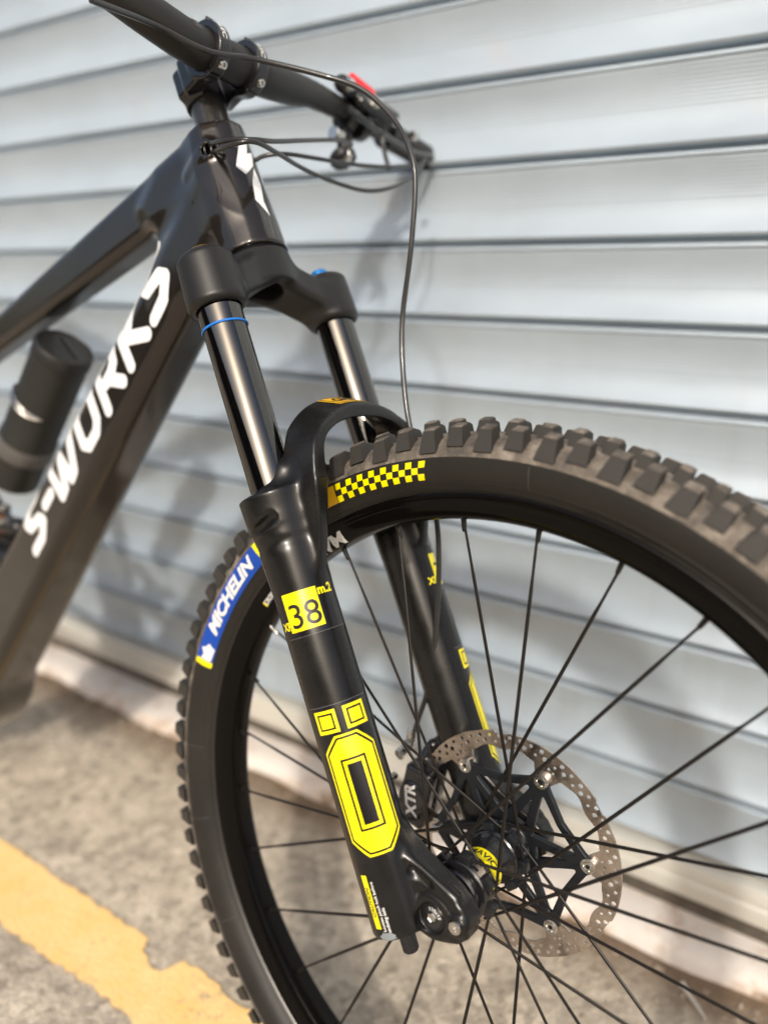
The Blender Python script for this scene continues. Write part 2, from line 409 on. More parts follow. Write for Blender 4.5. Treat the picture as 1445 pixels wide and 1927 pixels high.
def paint_mat():
    m, t, b = nodes('worn yellow road paint'); N = t.nodes; L = t.links
    g = N.new('ShaderNodeNewGeometry')
    n = N.new('ShaderNodeTexNoise'); n.inputs['Scale'].default_value = 22; n.inputs['Detail'].default_value = 8; n.inputs['Roughness'].default_value = 0.7
    v = N.new('ShaderNodeTexVoronoi'); v.inputs['Scale'].default_value = 190
    L.new(g.outputs['Position'], n.inputs['Vector']); L.new(g.outputs['Position'], v.inputs['Vector'])
    r = N.new('ShaderNodeValToRGB'); r.color_ramp.elements[0].position = 0.3; r.color_ramp.elements[0].color = (0.95, 0.58, 0.20, 1)
    r.color_ramp.elements[1].position = 0.62; r.color_ramp.elements[1].color = (0.96, 0.66, 0.29, 1)
    e = r.color_ramp.elements.new(0.42); e.color = (0.96, 0.61, 0.23, 1)
    L.new(n.outputs['Fac'], r.inputs['Fac'])
    # paint worn off the stone tops: bare asphalt shows through in specks
    n2 = N.new('ShaderNodeTexNoise'); n2.inputs['Scale'].default_value = 120; n2.inputs['Detail'].default_value = 6; n2.inputs['Roughness'].default_value = 0.75
    L.new(g.outputs['Position'], n2.inputs['Vector'])
    n4 = N.new('ShaderNodeTexNoise'); n4.inputs['Scale'].default_value = 7; n4.inputs['Detail'].default_value = 3; L.new(g.outputs['Position'], n4.inputs['Vector'])
    sm = N.new('ShaderNodeMath'); sm.operation = 'MULTIPLY_ADD'; sm.inputs[1].default_value = 0.45; L.new(n4.outputs['Fac'], sm.inputs[0]); L.new(n2.outputs['Fac'], sm.inputs[2])
    wr = N.new('ShaderNodeMapRange'); wr.inputs[1].default_value = 0.83; wr.inputs[2].default_value = 0.90; L.new(sm.outputs[0], wr.inputs[0])
    mw = N.new('ShaderNodeMixRGB'); mw.inputs[2].default_value = (0.40, 0.31, 0.21, 1); L.new(wr.outputs[0], mw.inputs[0]); L.new(r.outputs[0], mw.inputs[1])
    L.new(mw.outputs[0], b.inputs['Base Color']); b.inputs['Roughness'].default_value = 0.7
    bp = N.new('ShaderNodeBump'); bp.inputs['Strength'].default_value = 0.4; bp.inputs['Distance'].default_value = 0.002
    L.new(v.outputs['Distance'], bp.inputs['Height']); L.new(bp.outputs['Normal'], b.inputs['Normal'])
    return m
rnd = random.Random(5)
up, lo = [], []
x = -6.0
while x < 4.0:
    j = 0.0
    if -0.47 < x < -0.415: j = -0.022 + 0.004 * math.sin(x * 90)      # chipped corner seen beside the tyre
    if -0.415 <= x < -0.30: j = 0.004 * math.sin(x * 45)
    up.append((x, 0.030 + j + rnd.uniform(-1, 1) * 0.0025)); lo.append((x, -0.060 + 0.004 * math.sin(x * 23) + rnd.uniform(-1, 1) * 0.004)); x += 0.011
PV, PF = shape2d([up + lo[::-1]])
pm = mesh_of('yellow_line', [(a, b, 0.0025) for a, b in PV], PF, paint_mat(), False)
struct('road_marking', pm)

# concrete ledge in front of the shutter
def ledge_mat():
    m, t, b = nodes('painted concrete ledge'); N = t.nodes; L = t.links
    g = N.new('ShaderNodeNewGeometry')
    n = N.new('ShaderNodeTexNoise'); n.inputs['Scale'].default_value = 14; n.inputs['Detail'].default_value = 9; n.inputs['Roughness'].default_value = 0.72
    L.new(g.outputs['Position'], n.inputs['Vector'])
    sp = N.new('ShaderNodeSeparateXYZ'); L.new(g.outputs['Position'], sp.inputs[0])
    ad = N.new('ShaderNodeMath'); ad.operation = 'MULTIPLY_ADD'; ad.inputs[1].default_value = 3.0; L.new(sp.outputs['Z'], ad.inputs[0]); L.new(n.outputs['Fac'], ad.inputs[2])
    r = N.new('ShaderNodeValToRGB'); el = r.color_ramp.elements
    el[0].position = 0.38; el[0].color = (0.26, 0.18, 0.12, 1); el[1].position = 0.55; el[1].color = (0.70, 0.64, 0.575, 1)
    e = el.new(0.46); e.color = (0.58, 0.47, 0.38, 1)
    L.new(ad.outputs[0], r.inputs['Fac']); L.new(r.outputs[0], b.inputs['Base Color']); b.inputs['Roughness'].default_value = 0.85
    bp = N.new('ShaderNodeBump'); bp.inputs['Strength'].default_value = 0.6; bp.inputs['Distance'].default_value = 0.006
    L.new(n.outputs['Fac'], bp.inputs['Height']); L.new(bp.outputs['Normal'], b.inputs['Normal'])
    return m
prof = [(0.385, -0.01), (0.387, 0.004), (0.393, 0.016), (0.403, 0.022), (0.425, 0.025), (0.60, 0.026)]
V = []; Fc = []; xs = np.arange(-7, 4.01, 0.03)
for i, xx in enumerate(xs):
    wob = 0.006 * math.sin(xx * 9) + 0.004 * math.sin(xx * 31 + 1)
    for k, (yy, zz) in enumerate(prof): V.append((xx, yy + wob * (k < 4), zz + (0.0015 * math.sin(xx * 47 + k) if 0 < k < 5 else 0)))
n_ = len(prof)
for i in range(len(xs) - 1):
    for k in range(n_ - 1): Fc.append((i * n_ + k, (i + 1) * n_ + k, (i + 1) * n_ + k + 1, i * n_ + k + 1))
struct('ledge', mesh_of('ledge', V, Fc, ledge_mat()))

# ------------------------------------------------------------ roller shutter
WY = 0.46; PITCH = 0.0985; Z0 = 0.122
def slat_mat(name, col, rough):
    m, t, b = nodes(name); N = t.nodes; L = t.links
    g = N.new('ShaderNodeNewGeometry')
    n = N.new('ShaderNodeTexNoise'); n.inputs['Scale'].default_value = 5; n.inputs['Detail'].default_value = 7; n.inputs['Roughness'].default_value = 0.6
    mp = N.new('ShaderNodeMapping'); mp.inputs['Scale'].default_value = (1.0, 1.0, 2.2)
    L.new(g.outputs['Position'], mp.inputs[0]); L.new(mp.outputs[0], n.inputs['Vector'])
    mr = N.new('ShaderNodeMapRange'); mr.inputs[1].default_value = 0.3; mr.inputs[2].default_value = 0.7; mr.inputs[3].default_value = 0.94; mr.inputs[4].default_value = 1.05
    L.new(n.outputs['Fac'], mr.inputs[0])
    vm = N.new('ShaderNodeVectorMath'); vm.operation = 'SCALE'; vm.inputs[0].default_value = col; L.new(mr.outputs[0], vm.inputs['Scale'])
    # faint dried brown drip marks
    n2 = N.new('ShaderNodeTexNoise'); n2.inputs['Scale'].default_value = 11; n2.inputs['Detail'].default_value = 5
    L.new(g.outputs['Position'], n2.inputs['Vector'])
    m2 = N.new('ShaderNodeMapRange'); m2.inputs[1].default_value = 0.62; m2.inputs[2].default_value = 0.78; m2.inputs[4].default_value = 0.25; L.new(n2.outputs['Fac'], m2.inputs[0])
    mx = N.new('ShaderNodeMixRGB'); mx.inputs[2].default_value = (0.45, 0.38, 0.33, 1); L.new(m2.outputs[0], mx.inputs[0]); L.new(vm.outputs[0], mx.inputs[1])
    L.new(mx.outputs[0], b.inputs['Base Color']); b.inputs['Metallic'].default_value = 0.15
    r3 = N.new('ShaderNodeMapRange'); r3.inputs[1].default_value = 0.3; r3.inputs[2].default_value = 0.7; r3.inputs[3].default_value = rough - 0.06; r3.inputs[4].default_value = rough + 0.08
    L.new(n.outputs['Fac'], r3.inputs[0]); L.new(r3.outputs[0], b.inputs['Roughness'])
    nb = N.new('ShaderNodeTexNoise'); nb.inputs['Scale'].default_value = 2.3; nb.inputs['Detail'].default_value = 2
    mb_ = N.new('ShaderNodeMapping'); mb_.inputs['Scale'].default_value = (1.0, 1.0, 3.0); L.new(g.outputs['Position'], mb_.inputs[0]); L.new(mb_.outputs[0], nb.inputs['Vector'])
    bb = N.new('ShaderNodeBump'); bb.inputs['Strength'].default_value = 1.0; bb.inputs['Distance'].default_value = 0.008
    L.new(nb.outputs['Fac'], bb.inputs['Height']); L.new(bb.outputs['Normal'], b.inputs['Normal'])
    # grime washed down in streaks, heavier towards the ground
    ns = N.new('ShaderNodeTexNoise'); ns.inputs['Scale'].default_value = 1.0; ns.inputs['Detail'].default_value = 5
    ms = N.new('ShaderNodeMapping'); ms.inputs['Scale'].default_value = (26.0, 1.0, 1.6); L.new(g.outputs['Position'], ms.inputs[0]); L.new(ms.outputs[0], ns.inputs['Vector'])
    sz = N.new('ShaderNodeSeparateXYZ'); L.new(g.outputs['Position'], sz.inputs[0])
    hz = N.new('ShaderNodeMapRange'); hz.inputs[1].default_value = 1.0; hz.inputs[2].default_value = 0.1; hz.inputs[3].default_value = 0.06; hz.inputs[4].default_value = 0.26; L.new(sz.outputs['Z'], hz.inputs[0])
    sm = N.new('ShaderNodeMapRange'); sm.inputs[1].default_value = 0.48; sm.inputs[2].default_value = 0.75; L.new(ns.outputs['Fac'], sm.inputs[0])
    pm_ = N.new('ShaderNodeMath'); pm_.operation = 'MULTIPLY'; L.new(hz.outputs[0], pm_.inputs[0]); L.new(sm.outputs[0], pm_.inputs[1])
    mg = N.new('ShaderNodeMixRGB'); mg.inputs[2].default_value = (0.26, 0.235, 0.21, 1); L.new(pm_.outputs[0], mg.inputs[0]); L.new(mx.outputs[0], mg.inputs[1]); L.new(mg.outputs[0], b.inputs['Base Color'])
    return m
smt = slat_mat('painted aluminium slat', (0.375, 0.437, 0.488), 0.36)
sh = bpy.data.objects.new('roller_shutter', None); COL.objects.link(sh); sh.location = (-1.5, WY, 0.026)
tag(sh, 'pale blue grey metal roller shutter behind the bicycle', 'roller shutter')
def child(name, me, par, loc):
    o = bpy.data.objects.new(name, me); COL.objects.link(o); o.parent = par; o.location = Vector(loc) - par.location; return o
# slat cross-section: y depth behind the front plane, z up from its lower edge
pr = [(0.020, 0.0015), (0.0055, 0.0005), (0.0022, 0.0018), (0.0005, 0.0048)]
def slat_y(z): s_ = (z - 0.0048) / 0.0812; return 0.0005 + 0.0500 * (s_ ** 1.05) * (1 - s_) ** 1.15 * 0.92 + 0.0022 * s_
for i in range(1, 12): pr.append((slat_y(0.0048 + 0.0034 * i), 0.0048 + 0.0034 * i))
for i in range(10):                                   # fine ribs in the upper half
    za = 0.0436 + i * 0.0042
    pr += [(slat_y(za), za), (slat_y(za + 0.0008) - 0.00028, za + 0.0008), (slat_y(za + 0.0022) - 0.00028, za + 0.0022), (slat_y(za + 0.0030), za + 0.0030)]
pr += [(0.0026, 0.0866), (0.0005, 0.0874), (0.0, 0.0885), (0.0, 0.0905), (0.0008, 0.0918), (0.0030, 0.0925), (0.014, 0.0935), (0.016, 0.105)]
V = []
for xx in (-4.8, 3.0): V += [(xx, y, z) for y, z in pr]
n_ = len(pr)
slat_me = sharp(mesh_of('slat', V, [(k, n_ + k, n_ + k + 1, k + 1) for k in range(n_ - 1)], smt), 40)
for k in range(28):
    s_ = child('slat', slat_me, sh, (-1.0, WY, Z0 + k * PITCH))
railm = mat('cream bottom rail', (0.56, 0.54, 0.48), 0.45, 0.1, vary=0.06, vscale=6)
pr = [(0.03, 0.112), (-0.004, 0.113), (-0.010, 0.110), (-0.0115, 0.106), (-0.0115, 0.091), (-0.009, 0.088), (-0.009, 0.086), (-0.012, 0.083), (-0.013, 0.064), (-0.011, 0.060), (0.0, 0.0585), (0.03, 0.0585)]
V = []
for xx in (-4.8, 3.0): V += [(xx, y, z) for y, z in pr]
n_ = len(pr)
child('bottom_rail', sharp(mesh_of('bottom_rail', V, [(k, n_ + k, n_ + k + 1, k + 1) for k in range(n_ - 1)], railm), 30), sh, (-1.0, WY, 0))
bm = bmesh.new(); box_bm(bm, Vector((0, 0.012, 0.0415)), (7.8, 0.016, 0.033), None, 0.003)  # dark brown strip filling the gap under the bottom rail
child('under_rail_strip', bm_mesh('under_rail_strip', bm, mat('dark brown strip', (0.075, 0.062, 0.048), 0.8, vary=0.5, vscale=30)), sh, (-1.9, WY, 0))
bm = bmesh.new(); box_bm(bm, Vector((-1.9, WY + 0.12, 1.5)), (9.0, 0.18, 3.0))
bw = struct('wall', bm_mesh('wall', bm, mat('dark wall behind shutter', (0.25, 0.24, 0.22), 0.8), False))
tag(bw, 'plain wall closing the opening behind the shutter', 'wall')

# ------------------------------------------------------------ the bicycle
bike = bpy.data.objects.new('mountain_bike', None); COL.objects.link(bike)
base = F2W.inverted() @ Vector((-0.002, -0.029, 0.0))
FRAME[bike] = Matrix.Translation(base)
bike.matrix_world = F2W @ FRAME[bike]
tag(bike, 'black mountain bike with yellow fork decals leaning by the grey shutter', 'bicycle')
def Ta(a, y=0.0): return Matrix.Rotation(-R(a), 4, 'Y')     # angle a in the wheel plane, from forward towards up
I4 = Matrix.Identity(4)

# ---- tyre
TP = [(0.3140, 0.0140), (0.3170, 0.0166), (0.3200, 0.0200), (0.3250, 0.0245), (0.3310, 0.0282), (0.3370, 0.0302), (0.3430, 0.0308), (0.3452, 0.0306), (0.3456, 0.0311), (0.3500, 0.0302), (0.3545, 0.0275), (0.3585, 0.0228), (0.3615, 0.0165), (0.3633, 0.0085), (0.3640, 0.0)]
tr = [p[0] for p in TP]; ty = [p[1] for p in TP]
prof = [(r, -y) for r, y in TP] + [(r, y) for r, y in TP[:-1][::-1]]
tyre_me = lathe('tyre', prof, M['rubber'], seg=220, sh=20)
tyre_me.materials.append(M['tread'])
for p in tyre_me.polygons:
    c = p.center
    if math.hypot(c.x, c.z) > 0.3470: p.material_index = 1
tyre = part('tyre', tyre_me, bike)
def side_y(r): return -float(np.interp(r, tr[:9], ty[:9]))
def tyre_fn(a0, r0):                        # u along the tread (clockwise on the near side), v outwards
    def f(u, v):
        r = r0 + v; a = a0 - u / 0.335
        return (r * math.cos(a), side_y(r) - 0.0003, r * math.sin(a))
    return f
def knob(name, sec, l0, l1, sipe=False, skew=0.0):
    """sec: four (r, y): outer base, outer top, inner top, inner base; lengths at base and top"""
    bm = bmesh.new(); vs = []
    for sgn in (-1, 1):
        for i, (r, y) in enumerate(sec):
            l = (l1 if i in (1, 2) else l0) / 2 * sgn + (skew if i in (1, 2) else 0)
            vs.append(bm.verts.new((r, y, l)))
    for q in ((0, 1, 2, 3), (7, 6, 5, 4), (0, 4, 5, 1), (1, 5, 6, 2), (2, 6, 7, 3)): bm.faces.new([vs[i] for i in q])
    bmesh.ops.recalc_face_normals(bm, faces=bm.faces)
    if sipe:
        r = bmesh.ops.bisect_plane(bm, geom=bm.verts[:] + bm.edges[:] + bm.faces[:], plane_co=(0, (sec[1][1] + sec[2][1]) / 2, 0), plane_no=(0, 1, 0.0))
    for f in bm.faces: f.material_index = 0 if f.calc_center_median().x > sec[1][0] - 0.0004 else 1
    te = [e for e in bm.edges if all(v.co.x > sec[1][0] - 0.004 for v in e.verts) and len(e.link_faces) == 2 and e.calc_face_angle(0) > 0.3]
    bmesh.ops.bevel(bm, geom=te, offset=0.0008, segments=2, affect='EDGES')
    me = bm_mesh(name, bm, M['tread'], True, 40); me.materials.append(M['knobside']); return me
kA = knob('tread_knob', [(0.3495, -0.0325), (0.3672, -0.0302), (0.3702, -0.0205), (0.3585, -0.0185)], 0.0163, 0.0104, True, -0.0016)
kB = knob('tread_knob', [(0.3530, -0.0310), (0.3680, -0.0290), (0.3706, -0.0195), (0.3590, -0.0175)], 0.0152, 0.0098, True, -0.0012)
kC = knob('tread_knob', [(0.3615, -0.0150), (0.3728, -0.0135), (0.3748, -0.0030), (0.3620, -0.0018)], 0.0110, 0.0088, False)
kD = knob('tread_knob', [(0.3620, -0.0118), (0.3732, -0.0105), (0.3752, -0.0012), (0.3620, -0.0005)], 0.0118, 0.0095, True)
kCf = knob('tread_knob', [(0.3615, 0.0150), (0.3715, 0.0135), (0.3735, 0.0030), (0.3620, 0.0018)], 0.0110, 0.0088, False)
kDf = knob('tread_knob', [(0.3620, 0.0118), (0.3722, 0.0105), (0.3738, 0.0025), (0.3620, 0.0018)], 0.0135, 0.0112, True)
NK = 92
far = bmesh.new()
for i in range(NK):
    a = 360 / NK * i
    for me_, da in ((kA if i % 2 else kB, 0), (kD if i % 2 else kC, 1.7), (kDf if i % 2 else kCf, 2.2)):
        j = rnd.uniform(0.996, 1.0015)
        part('tread_knob', me_, tyre, Ta(a + da + rnd.uniform(-0.12, 0.12)) @ Matrix.Diagonal((j, 1 + rnd.uniform(-0.02, 0.02), rnd.uniform(0.93, 1.06), 1)))
    t0 = far.verts[:]; far.from_mesh(kA if i % 2 else kB)
    far.verts.ensure_lookup_table()
    nv = far.verts[len(t0):]
    for v in nv: v.co.y *= -1
    bmesh.ops.transform(far, matrix=Ta(a + 0.6), verts=nv)
bmesh.ops.recalc_face_normals(far, faces=far.faces)
far_me = bm_mesh('shoulder_tread_blocks', far, M['tread'], True, 40); far_me.materials.append(M['knobside'])
fk = part('shoulder_tread_blocks', far_me, tyre); fk['kind'] = 'stuff'
# sidewall prints
sq = []
W_, H_ = 0.00622, 0.00507
for i in range(15):
    for j in range(3):
        if (i + j) % 2 == (0): sq.append(rect(i * W_ + j * 0.0002, (j - 1.5) * H_, (i + 1) * W_, (j - 0.5) * H_))
def loops_mesh(L): return merge2d(*[shape2d([l]) for l in L])
chk = [s for s in sq]
S_ = loops_mesh(chk)
S_ = ([(x + y * 0.28, y) for x, y in S_[0]], S_[1])
part('checker_print', wrap('checker_print', S_, tyre_fn(R(91.3), 0.3360), M['yellow'], 0.004), tyre, label='yellow checkered print on the tyre sidewall')
S_ = shape2d([[(-0.0345, -0.0075), (0.0035, -0.0075), (0.0065, 0.0077), (-0.0345, 0.0077)]])
part('sidewall_band', wrap('sidewall_band', S_, tyre_fn(R(92.3), 0.3360), M['orange'], 0.004), tyre)
mb = 0.0235 * 6
bandS = shape2d([rect(-0.0765, -0.0100, 0.0700, 0.0085)])
ma = R(123.4)
part('blue_band', wrap('blue_band', bandS, tyre_fn(ma, 0.3375), M['blueprint'], 0.004), tyre, label='blue tyre maker band with white lettering')
for nm, x0, x1 in (('yellow_end', -0.0830, -0.0767), ('yellow_end', 0.0702, 0.0765)):
    part(nm, wrap(nm, shape2d([rect(x0, -0.0100, x1, 0.0085)]), tyre_fn(ma, 0.3375), M['yellow'], 0.004), tyre)
def above(fn, d=0.00025):
    return lambda u, v: (lambda p: (p[0], p[1] - d, p[2]))(fn(u, v))
S_ = xf(text2d('MICHELIN', 0.0190, 0.0008, 0.32, 1.0), 0.0065, -0.0008, 0, 1.17, 0.86)
part('lettering', wrap('lettering', S_, above(tyre_fn(ma, 0.3375)), M['whiteflat'], 0.003), tyre)
part('white_patch', wrap('white_patch', shape2d([[(-0.0755, -0.008), (-0.060, -0.009), (-0.0555, -0.002), (-0.0615, 0.001), (-0.0635, 0.0055), (-0.0690, 0.001), (-0.0755, 0.003)]]), above(tyre_fn(ma, 0.3375)), M['whiteflat'], 0.003), tyre)
for aa in (60.2, 154, 168, 187):
    part('mould_line', wrap('mould_line', shape2d([rect(-0.00015, -0.0105, 0.00015, 0.009)]), tyre_fn(R(aa), 0.3350), M['filmedge'], 0.004), tyre)

for aa, tx in ((48, 'WILD ENDURO FRONT'), (20, '29 x 2.40 TUBELESS READY'), (162, 'GUM-X3D'), (205, 'WILD ENDURO FRONT')):
    part('moulded_lettering', wrap('moulded_lettering', xf(text2d(tx, 0.0062, 0.0001), 0, 0), tyre_fn(R(aa), 0.3225), M['rubber'], 0.003), tyre)
for rr0 in (0.3205, 0.3262):
    part('casing_ridge', lathe('casing_ridge', [(rr0 - 0.0004, side_y(rr0 - 0.0004) + 0.0001), (rr0, side_y(rr0) - 0.0004), (rr0 + 0.0004, side_y(rr0 + 0.0004) + 0.0001)], M['rubber'], seg=200), tyre)
# ---- rim
RP = [(0.3110, 0.0), (0.3110, 0.0140), (0.3165, 0.0150), (0.3176, 0.0162), (0.3174, 0.0176), (0.3160, 0.0182), (0.3135, 0.0182), (0.3125, 0.0176), (0.3100, 0.0174), (0.3092, 0.0168), (0.3050, 0.0160), (0.3000, 0.0140), (0.2970, 0.0115), (0.2953, 0.0080), (0.2947, 0.0)]
prof = [(r, -y) for r, y in RP] + [(r, y) for r, y in RP[1:-1][::-1]]
rim = part('rim', lathe('rim', prof, M['rim'], seg=200, closed=True, sh=22), bike)
rr_ = sorted([(r, y) for r, y in RP if y > 0.007 and r < 0.3165]); 
def rim_fn(a0, r0, sg=1):
    def f(u, v):
        r = r0 + v; a = a0 - u / r0
        y = float(np.interp(r, [p[0] for p in rr_], [p[1] for p in rr_]))
        return (r * math.cos(a), -y - 0.0003, r * math.sin(a))
    return f
S_ = xf(text2d('MAVIC', 0.021, 0.0009, 0.0, 1.0), 0, 0, math.pi, 1.0, 0.72)
part('lettering', wrap('lettering', S_, rim_fn(R(101.0), 0.3030), M['whiteflat'], 0.003), rim)
part('rim_label', wrap('rim_label', shape2d([rect(-0.014, -0.0035, 0.016, 0.0025)]), rim_fn(R(116.5), 0.3045), M['inkblk'], 0.003), rim)
S_ = xf(text2d('CROSSMAX', 0.0062, 0.00015, 0.2), 0.003, -0.0005)
part('lettering', wrap('lettering', S_, above(rim_fn(R(116.5), 0.3045)), M['whiteflat'], 0.003), rim)
part('yellow_tick', wrap('yellow_tick', shape2d([rect(-0.0135, -0.003, -0.0115, 0.002)]), above(rim_fn(R(116.5), 0.3045)), M['yellow'], 0.003), rim)

part('rim_highlight', lathe('rim_highlight', [(0.3177, -0.0166), (0.3181, -0.0174), (0.3177, -0.0181), (0.3172, -0.0176)], mat('painted rim highlight', (0.13, 0.125, 0.12), 0.38, 1.0), seg=200, closed=True), rim)  # highlight along the bead put in as a thin ring of brighter metal
# ---- hub
HP = [(0.0, -0.0555), (0.0105, -0.0555), (0.0110, -0.0545), (0.0110, -0.0520), (0.0165, -0.0515), (0.0175, -0.0505), (0.0178, -0.0485), (0.0155, -0.0480), (0.0155, -0.0470), (0.0190, -0.0465), (0.0203, -0.0450), (0.0203, -0.0425), (0.0188, -0.0415), (0.0188, -0.0395),
      (0.0235, -0.0390), (0.0245, -0.0380), (0.0245, -0.0270), (0.0235, -0.0255), (0.0182, -0.0240), (0.0170, -0.0220), (0.0168, -0.0100), (0.0172, 0.0040), (0.0195, 0.0130), (0.0215, 0.0170), (0.0228, 0.0180), (0.0232, 0.0200), (0.0200, 0.0205), (0.0200, 0.0235), (0.0255, 0.0240), (0.0262, 0.0250), (0.0262, 0.0345), (0.0240, 0.0360), (0.0200, 0.0370), (0.0195, 0.0500), (0.0130, 0.0520), (0.0105, 0.0550), (0.0, 0.0550)]
hub = part('hub', lathe('hub', HP, M['glossblk'], seg=64, sh=25), bike)
lug = bmesh.new()
box_bm(lug, Vector((0.0262, 0, 0)), (0.0085, 0.0095, 0.0105), None, 0.0012)
lug_me = bm_mesh('spoke_lug', lug, M['blk'], True, 40)
lug2 = bmesh.new(); box_bm(lug2, Vector((0.0262, 0, 0)), (0.0075, 0.0105, 0.0110), None, 0.0014)
lug2_me = bm_mesh('spoke_lug', lug2, M['spider'], True, 40)
hole_me = lathe('lug_hole', [(0.0, 0.0301), (0.0022, 0.0301), (0.0022, 0.0290)], M['inkblk'], 'x', 16)
for i in range(7):
    for me_, y, a in ((lug_me, -0.0325, i * 51.43 + 10), (lug2_me, 0.0230, i * 51.43 + 30)):
        T = Matrix.Translation((0, y, 0)) @ Ta(a)
        o = part('spoke_lug', me_, hub, T)
# yellow maker band round the hub
part('hub_band', lathe('hub_band', [(0.0171, -0.0135), (0.0178, -0.0135), (0.0178, -0.0005), (0.0173, -0.0005)], M['yellow'], seg=64), hub, label='yellow maker band round the hub')
def hub_fn(a0, y0):
    def f(u, v):
        a = a0 - u / 0.0178; return (0.01795 * math.cos(a), y0 + v, 0.01795 * math.sin(a))
    return f
for k in range(3):
    part('lettering', wrap('lettering', xf(text2d('MAVIC', 0.0085, 0.0002, 0.1), 0, 0, 0, 1.05, 1.0), hub_fn(R(55 + 120 * k), -0.0072), M['inkblk'], 0.0016), hub)

# ---- spokes
nip_me = lathe('nipple', [(0.0, 0.284), (0.0014, 0.284), (0.0019, 0.2855), (0.0021, 0.290), (0.0024, 0.2945), (0.003, 0.2975)], M['spoke'], 'x', 12)
nip_s = lathe('nipple', [(0.0, 0.284), (0.0014, 0.284), (0.0019, 0.2855), (0.0021, 0.290), (0.0024, 0.2945), (0.003, 0.2975)], M['silver'], 'x', 12)
def blade(a, b, name='spoke'):
    a = Vector(a); b = Vector(b); d = (b - a).normalized(); L = (b - a).length
    s = d.cross(Vector((0, 1, 0))).normalized(); n = d.cross(s)
    V = []; Fc = []
    st = [(0, 0.0011, 0.0011), (0.06, 0.0011, 0.0011), (0.11, 0.0015, 0.0008), (0.86, 0.0015, 0.0008), (0.90, 0.0011, 0.0010), (1, 0.0011, 0.0010)]
    for t, w1, w2 in st:
        for k in range(8):
            an = 2 * math.pi * k / 8 + 0.39; V.append(a + d * L * t + s * math.cos(an) * w1 * 1.05 + n * math.sin(an) * w2 * 1.05)
    for i in range(len(st) - 1):
        for k in range(8): l = (k + 1) % 8; Fc.append((i * 8 + k, i * 8 + l, i * 8 + 8 + l, i * 8 + 8 + k))
    return mesh_of(name, V, Fc, M['spoke'])
for side in (-1, 1):
    for j in range(14):
        a = (59.9 if side < 0 else 72.76) - 25.714 * j
        dl = (-78 if j % 2 == 0 else 78)
        e = a + dl; rh = 0.0278; yh = (-0.030 if dl < 0 else -0.035) if side < 0 else (0.0205 if dl < 0 else 0.0255)
        # build in the spoke's own turned frame so that alike spokes share nothing but shape
        p0 = (rh * math.cos(R(e - a)), yh, rh * math.sin(R(e - a))); p1 = (0.2865, side * 0.0015, 0)
        T = Ta(a)
        sp = part('spoke', blade(p0, p1), bike, T)
        part('nipple', nip_s if a % 360 > 100 and a % 360 < 128 else nip_me, sp, T)

# ---- brake rotor
RY = 0.0470
def rotor_mesh():
    N_ = 360; ou = []; inn = []
    for i in range(N_):
        a = 2 * math.pi * i / N_; d = math.degrees(a) - 44
        w6 = d % 60
        ro = 0.1012 - (0.0016 if 26 < w6 < 34 else 0) - 0.0009 * (abs(math.sin(R(d * 3 + 20))) ** 6)
        ri = 0.0868 + 0.0016 * math.cos(R(d * 18))
        tabd = min(w6, 60 - w6)
        if tabd < 9.5: ri = min(ri, 0.0735 + 0.0135 * max(0, (tabd - 5.0) / 4.5) ** 1.5)
        ou.append((ro * math.cos(a), ro * math.sin(a))); inn.append((ri * math.cos(a), ri * math.sin(a)))
    loops = [ou, inn[::-1]]
    def hole(r, d, rad):
        a = R(d); cx, cz = r * math.cos(a), r * math.sin(a)
        loops.append([(cx + rad * math.cos(2 * math.pi * k / 12), cz - rad * math.sin(2 * math.pi * k / 12)) for k in range(12)])
    for i in range(30):
        d = 44 + i * 12
        hole(0.0970, d + 1.0, 0.0017); hole(0.0925, d + 4.2, 0.0021); hole(0.0972, d + 7.0, 0.0021); hole(0.0915, d + 9.6, 0.0015)
    for k in range(6):
        for dd, r_, ra in ((-3.2, 0.0858, 0.0013), (0.0, 0.0868, 0.0015), (3.2, 0.0858, 0.0013), (4.6, 0.0808, 0.0010)): hole(r_, 44 + 60 * k + dd, ra)
        hole(0.0745, 44 + 60 * k, 0.00001 + 0.0)
    loops = [l for l in loops if abs(l[0][0] - l[6][0]) > 1e-4 or len(l) > 12]
    Vv, Ff = shape2d(loops)
    bm = bmesh.new(); h = 0.0009
    vs = [bm.verts.new((x, RY - h, z)) for x, z in Vv]
    fs = []
    for q in Ff:
        try: fs.append(bm.faces.new([vs[i] for i in q]))
        except ValueError: pass
    ex = bmesh.ops.extrude_face_region(bm, geom=fs)
    for v in [g for g in ex['geom'] if isinstance(g, bmesh.types.BMVert)]: v.co.y += 2 * h
    bmesh.ops.recalc_face_normals(bm, faces=bm.faces)
    return bm_mesh('brake_rotor', bm, M['rotor'], True, 30)
rotor = part('brake_rotor', rotor_mesh(), bike)
